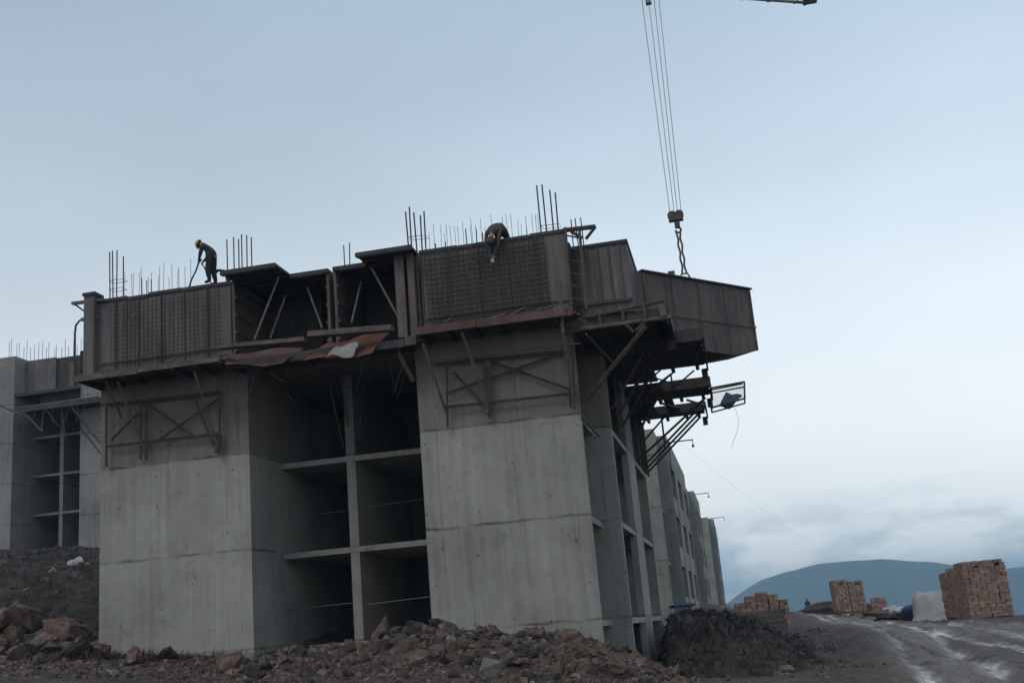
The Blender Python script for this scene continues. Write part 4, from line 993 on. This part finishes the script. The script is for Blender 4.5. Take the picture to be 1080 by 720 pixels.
lump('tarp_heap', onground(720, 650, 50, 1.5), .32, 'tarp_blue', 'blue sheet lying on top of the dark earth mound by the far blocks', 'tarp', 10, (1.7, 1, .4), False)
lump('white_sheet', onground(768, 652, 75, .25), .5, 'tarp_white', 'low white sheet at the foot of the farthest block', 'sheet', 12, (1.6, 1, .5), False)
lump('earth_heap', onground(875, 646, 100, .3), 1.5, 'earth', 'dark low earth heap right of the tiny far figure', 'earth', 13, (2.0, 1, .55))
lump('pale_rock', onground(827, 701, 34.5, .06), .2, 'rock_pale', 'pale rock pair in the mud at the end of the dark mound', 'rock', 14, (1.5, 1, .8))
# old tyre on the mound's end
p = onground(813, 668, 48, .3); ty = MB(); n = 18; m_ = 8; vs = []; fs = []
for i in range(n):
    for k in range(m_):
        t = 2*math.pi*i/n; u = 2*math.pi*k/m_; rad = .3+.1*math.cos(u); vs.append((p.x+rad*math.cos(t), p.y+.09*math.sin(u)+rad*math.sin(t)*.35, p.z+rad*math.sin(t)*.9))
for i in range(n):
    for k in range(m_): fs.append((i*m_+k, ((i+1)%n)*m_+k, ((i+1)%n)*m_+(k+1)%m_, i*m_+(k+1)%m_))
tag(ty.add(vs, fs).build('old_tyre', M['hose'], smooth=True), 'old tyre lying at the right end of the dark mound', 'tyre')

# ---------------------------------------------------------------- dark mound beside the east face
def mound():
    xs = np.linspace(-3.2, 3.2, 90); ys = np.linspace(33.5, 52, 110); X, Y = np.meshgrid(xs, ys)
    top = np.interp(X, [-3.2, -2.95, -2.6, -2, -1.2, 0, .7, 1.4, 2.4, 3.2], [-.1, .6, 1.55, 1.7, 1.65, 1.25, .85, .35, -.05, -.3])
    pr = sstep(34.2, 38.5, Y)*(1-sstep(46, 51.5, Y))
    r2 = np.random.default_rng(5)
    Z = height(X, Y) - .12 + top*pr + pr*(.34*wav(X, Y, 2.6, 26)+.17*wav(X, Y, .9, 32)) + pr*r2.uniform(-.08, .08, X.shape)
    me = bpy.data.meshes.new('earth_mound'); n = len(xs)
    ii = (np.arange(len(ys)-1)[:, None]*n+np.arange(n-1)[None]).ravel()
    me.from_pydata(np.c_[X.ravel(), Y.ravel(), Z.ravel()].tolist(), [], np.c_[ii, ii+1, ii+n+1, ii+n].tolist()); me.materials.append(M['earth'])
    o = bpy.data.objects.new('earth_mound', me); COL.objects.link(o); tag(o, 'long dark earth mound beside the east face of the front block', 'earth mound')
    return X, Y, Z
MX, MY, MZ = mound()

# ---------------------------------------------------------------- rocks
def rock_proto(seed, n=16):
    rr = np.random.default_rng(seed); p = rr.normal(size=(n, 3)); p /= np.linalg.norm(p, axis=1)[:, None]; p *= rr.uniform(.8, 1.1, (n, 1))
    bm = bmesh.new()
    for q in p: bm.verts.new(q)
    r_ = bmesh.ops.convex_hull(bm, input=bm.verts); bmesh.ops.delete(bm, geom=list({g for g in r_['geom_interior']+r_['geom_unused'] if isinstance(g, bmesh.types.BMVert)}), context='VERTS')
    bm.verts.index_update(); v = np.array([x.co for x in bm.verts]); f = [[x.index for x in y.verts] for y in bm.faces]; bm.free(); return v, f
PROTO = [rock_proto(100+i, 12+i) for i in range(8)]
def rmat(rr):
    a, b, c = rr.uniform(0, 6.28, 3); ca, sa, cb, sb, cc, sc = np.cos(a), np.sin(a), np.cos(b), np.sin(b), np.cos(c), np.sin(c)
    return np.array([[ca,-sa,0],[sa,ca,0],[0,0,1]])@np.array([[1,0,0],[0,cb,-sb],[0,sb,cb]])@np.array([[cc,-sc,0],[sc,cc,0],[0,0,1]])
def scatter(name, pts, sizes, mats, wts, seed, kind='stuff', label=None, cat=None):
    rr = np.random.default_rng(seed); V = []; F = []; MI = []; o = 0
    for p, s in zip(pts, sizes):
        p = p - np.array([0, 0, s*.25])
        v, f = PROTO[rr.integers(8)]; q = (v*rr.uniform(.6, 1.2, 3)*s)@rmat(rr).T + p
        V.append(q); F += [[i+o for i in g] for g in f]; MI += [int(rr.choice(len(mats), p=wts))]*len(f); o += len(v)
    me = bpy.data.meshes.new(name); me.from_pydata(np.vstack(V).tolist(), [], F)
    for m in mats: me.materials.append(M[m])
    me.polygons.foreach_set('material_index', MI)
    ob = bpy.data.objects.new(name, me); COL.objects.link(ob); tag(ob, label, cat, None, kind); return ob
def rnd_pts(n, xa, xb, ya, yb, seed, sink=.0):
    rr = np.random.default_rng(seed); x = rr.uniform(xa, xb, n); y = rr.uniform(ya, yb, n); return np.c_[x, y, height(x, y)+sink]
rr = np.random.default_rng(3)
A = rnd_pts(7000, -13.5, -1.3, 24.5, 30.3, 31); A = A[(rr.random(len(A)) < np.where(A[:, 1] > 26, 1, .5))]
B = rnd_pts(1800, -20.5, -12.5, 26.3, 30.3, 32); C = rnd_pts(1500, -27, -18.8, 28.5, 34, 33); D = rnd_pts(420, -30, -12, 20, 27, 34); Ee = rnd_pts(1600, -36, -19, 33.5, 54, 35); G = rnd_pts(3200, -3, 14, 25, 62, 36); G = G[np.min([polydist(G[:, 0], G[:, 1], P_) for P_ in ROAD], axis=0) > 1.3]
pts = np.vstack([A, B, C, D, Ee, G])
sz = np.r_[.025+.15*rr.random(len(A))**3.5, .03+.14*rr.random(len(B))**3, .04+.2*rr.random(len(C))**3, .02+.05*rr.random(len(D))**2, .04+.24*rr.random(len(Ee))**4, .015+.09*rr.random(len(G))**5]
scatter('rubble', pts, sz, ['rock', 'rock_dark', 'rock_pale', 'rock_ochre'], [.36, .38, .08, .18], 41, 'stuff', 'loose broken stone strewn along the foot of the front block', 'rubble')
# clods and roots over the mound
k = rr.integers(0, MX.size, 3500); mp_ = np.c_[MX.ravel()[k], MY.ravel()[k], MZ.ravel()[k]]
scatter('clods', mp_, .03+.14*rr.random(3500)**3, ['earth', 'rock_dark', 'rock'], [.72, .22, .06], 42, 'stuff', 'dark clods over the earth mound', 'earth')
# weeds: dark wet blades on the bank and the mound
def weeds(pts, seed):
    q = np.random.default_rng(seed); V = []; F = []
    for p in pts:
        for _ in range(q.integers(6, 12)):
            a = q.uniform(0, 6.28); h = q.uniform(.05, .3); w_ = q.uniform(.004, .01); b = p + np.r_[q.normal(0, .1, 2), 0]; tip = b + np.array([math.cos(a)*h*.6, math.sin(a)*h*.6, h])
            s = np.array([-math.sin(a), math.cos(a), 0])*w_; m = (b+tip)/2 + np.array([0, 0, h*.18]); n = len(V); V += [b-s, b+s, m+s*.8, m-s*.8, tip]; F += [(n, n+1, n+2, n+3), (n+3, n+2, n+4)]
    me = bpy.data.meshes.new('weeds'); me.from_pydata([tuple(v) for v in V], [], F); me.materials.append(M['weed'])
    o = bpy.data.objects.new('weeds', me); COL.objects.link(o); tag(o, 'dark wet weeds over the bank and the earth mound', 'weeds', None, 'stuff')
wp = np.vstack([rnd_pts(1100, -36, -18.8, 33, 52, 51), np.c_[MX.ravel(), MY.ravel(), MZ.ravel()][rr.integers(0, MX.size, 500)], rnd_pts(120, -20, -14, 29.2, 30.5, 52)])
weeds(wp, 53)
# individual boulders
MESH = {}
def boulder(p, s, m, i, label, sq=(1, 1, 1)):
    key = (i % 8, m)
    if key not in MESH:
        v, f = PROTO[i % 8]; me = bpy.data.meshes.new('boulder'); me.from_pydata(v.tolist(), [], f); me.materials.append(M[m])
        bm = bmesh.new(); bm.from_mesh(me); bmesh.ops.subdivide_edges(bm, edges=bm.edges, cuts=2, use_grid_fill=True)
        for vv in bm.verts: vv.co += Vector(vv.co).normalized()*random.uniform(-.05, .05)
        bmesh.ops.recalc_face_normals(bm, faces=bm.faces)
        bm.to_mesh(me); bm.free(); MESH[key] = me
    o = bpy.data.objects.new('boulder', MESH[key]); COL.objects.link(o); o.location = p; o.scale = (s*sq[0], s*sq[1], s*sq[2]); o.rotation_euler = (random.uniform(-.5, .5), random.uniform(-.5, .5), random.uniform(0, 6.28))
    tag(o, label, 'boulder', 'boulders at the foot of the front block'); return o
named = [((28, 652), 33.0, .72, 'rock', 'big reddish slab boulder at the left edge, under the bank', (1.5, 1, .8)), ((8, 655), 33.2, .55, 'rock_pale', 'yellowish boulder at the very left edge beside the red slab', (1, 1, .9)),
         ((60, 655), 32.4, .6, 'rock', 'pointed reddish boulder right of the big red slab', (.9, .8, 1.3)), ((44, 668), 31.6, .45, 'rock_pale', 'pale grey boulder below the pointed red one', (1.2, 1, .8)), ((78, 668), 31.8, .5, 'rock', 'rounded pinkish boulder near the left foot of the front block', (1.2, 1, .9)),
         ((108, 687), 29.5, .33, 'rock', 'reddish boulder at the left corner of the left panel', (1.5, 1, .7)), ((142, 691), 29.2, .32, 'rock', 'flat red boulder under the left panel', (1.8, 1, .7)), ((180, 688), 29.6, .3, 'rock_dark', 'dark flat boulder under the middle of the left panel', (1.7, 1, .6)),
         ((245, 698), 28.0, .42, 'rock', 'broad pinkish boulder below the right edge of the left panel', (1.3, 1, .9)), ((263, 690), 28.8, .26, 'rock_pale', 'pale yellowish boulder at the corner of the left panel', (1.1, 1, 1)), ((370, 690), 29.4, .25, 'rock_pale', 'pale boulder at the foot of the partition wall', (1.1, 1, .8)),
         ((405, 672), 28.9, .42, 'rock', 'orange brown boulder at the left shoulder of the big heap', (1, .9, 1.2)), ((418, 668), 28.9, .26, 'rock', 'small orange boulder touching the one on the heap shoulder', (1, .9, .9)), ((466, 654), 29.6, .34, 'rock', 'reddish boulder on the very top of the heap', (1.4, .9, .7)),
         ((436, 700), 27.2, .5, 'rock', 'large pinkish boulder low on the left of the heap', (1.2, 1, .9)), ((520, 668), 29.2, .36, 'rock', 'red boulder against the right panel near the middle', (1.8, .9, .6)), ((590, 672), 29.2, .4, 'rock', 'dark red boulder against the right panel near its corner', (1.6, .9, .6)),
         ((610, 690), 28.0, .42, 'rock', 'orange brown boulder right of the heap middle', (1.4, 1, .8)), ((645, 706), 27.2, .5, 'rock', 'broad pink boulder at the bottom right of the heap', (1.5, 1, .8)), ((590, 708), 26.8, .44, 'rock', 'pink boulder at the bottom of the frame below the right panel', (1.2, 1, .9)), ((676, 703), 28.4, .34, 'rock', 'last reddish boulder at the right foot of the heap', (1.3, 1, .8)), ((520, 708), 26.6, .4, 'rock_pale', 'pale boulder at the bottom of the frame in the heap', (1, 1, .9))]
for i, ((px, py), Y, s, m, lb, sq) in enumerate(named):
    p = at(px, py, Y); g = hz(p.x, Y); p.z = g + s*sq[2]*.35 if abs(p.z-g) > s*.9 else p.z
    boulder(p, s, m, i, lb, sq)
for i in range(110):
    x = random.uniform(-12.5, -1.8); y = random.uniform(26.2, 29.6); s = random.uniform(.09, .24)
    boulder(Vector((x, y, hz(x, y)+s*.25)), s, random.choice(['rock', 'rock_dark', 'rock_ochre', 'rock', 'rock_dark']), i+3, 'brown rubble stone lying among many alike in the heap before the right panel and opening', (random.uniform(.9, 1.5), 1, random.uniform(.6, .9)))
for i in range(60):
    x = random.uniform(-25.5, -18.9); y = random.uniform(29.6, 34); s = random.uniform(.16, .46)
    boulder(Vector((x, y, hz(x, y)+s*.25)), s, random.choice(['rock', 'rock_dark', 'rock', 'rock_ochre']), i+5, 'rough stone lying among many alike at the foot of the left bank', (random.uniform(.9, 1.5), 1, random.uniform(.6, .9)))

# ---------------------------------------------------------------- top of the block up the slope
lo = Vector((-35.3, 38.9, 8.0))
def LB(n, mb, m): o = mb.build(n, M[m]); return o
Yl = 69.4
root = empty('formwork_panel', at(50, 400, Yl), 'grey wall form on top of the block up the slope', 'formwork', 'forms of the block up the slope')
xa, xb = at(-60, 400, Yl).x, at(17, 400, Yl).x
MB().box(X3, YF, TOP+2.8, X2, YF+5.2, 14.1).build('front_wall', M['conc_left'], leftb)
xa2, xb2 = at(15, 400, Yl).x+.05, at(118, 400, Yl).x
child(MB().box(xa2, Yl+1.4, 19.3, xb2, Yl+1.5, 21.9).build('back_sheet', M['dark_form']), root)
child(MB().box(xa2, Yl+1.25, 19.35, xa2+2.4, Yl+1.38, 21.95).build('face_sheet', M['ply']), root)
child(MB().box(xa2-.5, Yl+.2, 19.1, xb2, Yl+1.39, 19.34).build('base_plate', M['dark_form']), root)
for px in (62, 78): q = at(px+14, 400, Yl+1.3); child(MB().box(q.x-.2, Yl+1.22, 19.4, q.x+.2, Yl+1.37, 21.4).build('stiffener', M['rust']), root)
root = empty('work_platform', at(60, 430, Yl-1), 'dark bracket platform with pale rail on the block up the slope', 'scaffold', 'platforms of the block up the slope')
pa, pb = at(22, 438, Yl-1.2), at(112, 416, Yl-1.2)
child(MB().box(pa.x, Yl-1.2, 17.55, pb.x, Yl+1.2, 17.75).build('deck', M['dark_form']), root)
child(MB().box(pa.x, Yl-1.26, 17.55, pb.x, Yl-1.202, 17.9).build('fascia_board', M['dark_form']), root)
child(MB().box(pa.x, Yl+1.0, 17.8, pb.x, Yl+1.2, 19.1).build('back_boards', M['dark_form']), root)
for a, c, r, m in (((20, 430), (103, 418), .06, 'pale_tube'), ((20, 430), (45, 455), .06, 'rust'), ((70, 422), (92, 450), .06, 'steel'), ((45, 427), (62, 450), .05, 'steel'), ((84, 450), (106, 478), .05, 'steel'), ((88, 446), (108, 470), .05, 'steel'), ((93, 455), (107, 462), .05, 'pale_tube'), ((-5, 425), (25, 438), .08, 'timber')):
    child(MB().tube([at(*a, Yl-1.3), at(*c, Yl-.8)], r).build('bracket_tube', M[m]), root)
for i in range(26):
    px = -4 + i*4.1 + random.uniform(-1.5, 1.5); q = at(px, 380, Yl+.4); t = at(px, 352+random.uniform(0, 12), Yl+.4)
    o = MB().tube([(q.x-lo.x, Yl+1.7-lo.y, 20.5-lo.z), (q.x-lo.x, Yl+1.7-lo.y, t.z-lo.z)], .017, 4).build('starter_bar', M['rebar'], leftb)
for i_ in range(9):
    px = 28 + i_*9; a = at(px, 432+wr_.uniform(-8, 6), Yl-1.0); c = at(px+wr_.uniform(-14, 14), 450+wr_.uniform(-8, 12), Yl-.7)
    child(MB().tube([a, c], .05).build('bracket_tube', M[wr_.choice(['steel', 'rust', 'dark_form'])]), root)
root = empty('lamp_pole', at(79, 395, 58), 'thin dark pole with a curved top at the left end of the front block', 'pole')
pts = [at(79, 400, 32), at(79, 352, 32), at(80, 343, 32), at(84, 338, 32), at(90, 337, 32)]
root.location = pts[0]; child(MB().tube(pts, .035).build('pole', M['steel']), root)
o = MB().tube([at(92, 371, 31), at(92, 392, 31)], .22, 10).build('oil_drum', M['weed']); tag(o, 'greenish drum standing beside the left end frame', 'drum')
# long thin cable sagging away to the valley from the far blocks
pA, pB = at(735, 480, 66), at(905, 600, 130)
cb = [pA.lerp(pB, t) + Vector((0, 0, -2.2*4*t*(1-t)*.35)) for t in np.linspace(0, 1, 24)]
pC = Vector((pB.x+6, 190, hz(pB.x+6, 190)))
o = MB().tube([at(718, 468, 66)] + cb + [pB.lerp(pC, t) + Vector((0, 0, -1.0*4*t*(1-t))) for t in np.linspace(.1, 1, 10)], .0045, 4).build('thin_cable', M['rope']); tag(o, 'long thin cable sagging from the far blocks towards the hill', 'cable')

# ---------------------------------------------------------------- haze
hm = bpy.data.materials.new('haze'); hm.use_nodes = True; t_ = hm.node_tree; t_.nodes.remove(t_.nodes['Principled BSDF'])
pv = t_.nodes.new('ShaderNodeVolumePrincipled'); pv.inputs['Density'].default_value = 0.00036; pv.inputs['Color'].default_value = (0.52, 0.8, 1.0, 1); pv.inputs['Anisotropy'].default_value = 0.0
t_.links.new(pv.outputs[0], t_.nodes['Material Output'].inputs['Volume'])
o = MB().box(-3600, -700, -142, 3600, 6100, 112).build('haze', hm); tag(o, None, None, None, 'stuff')
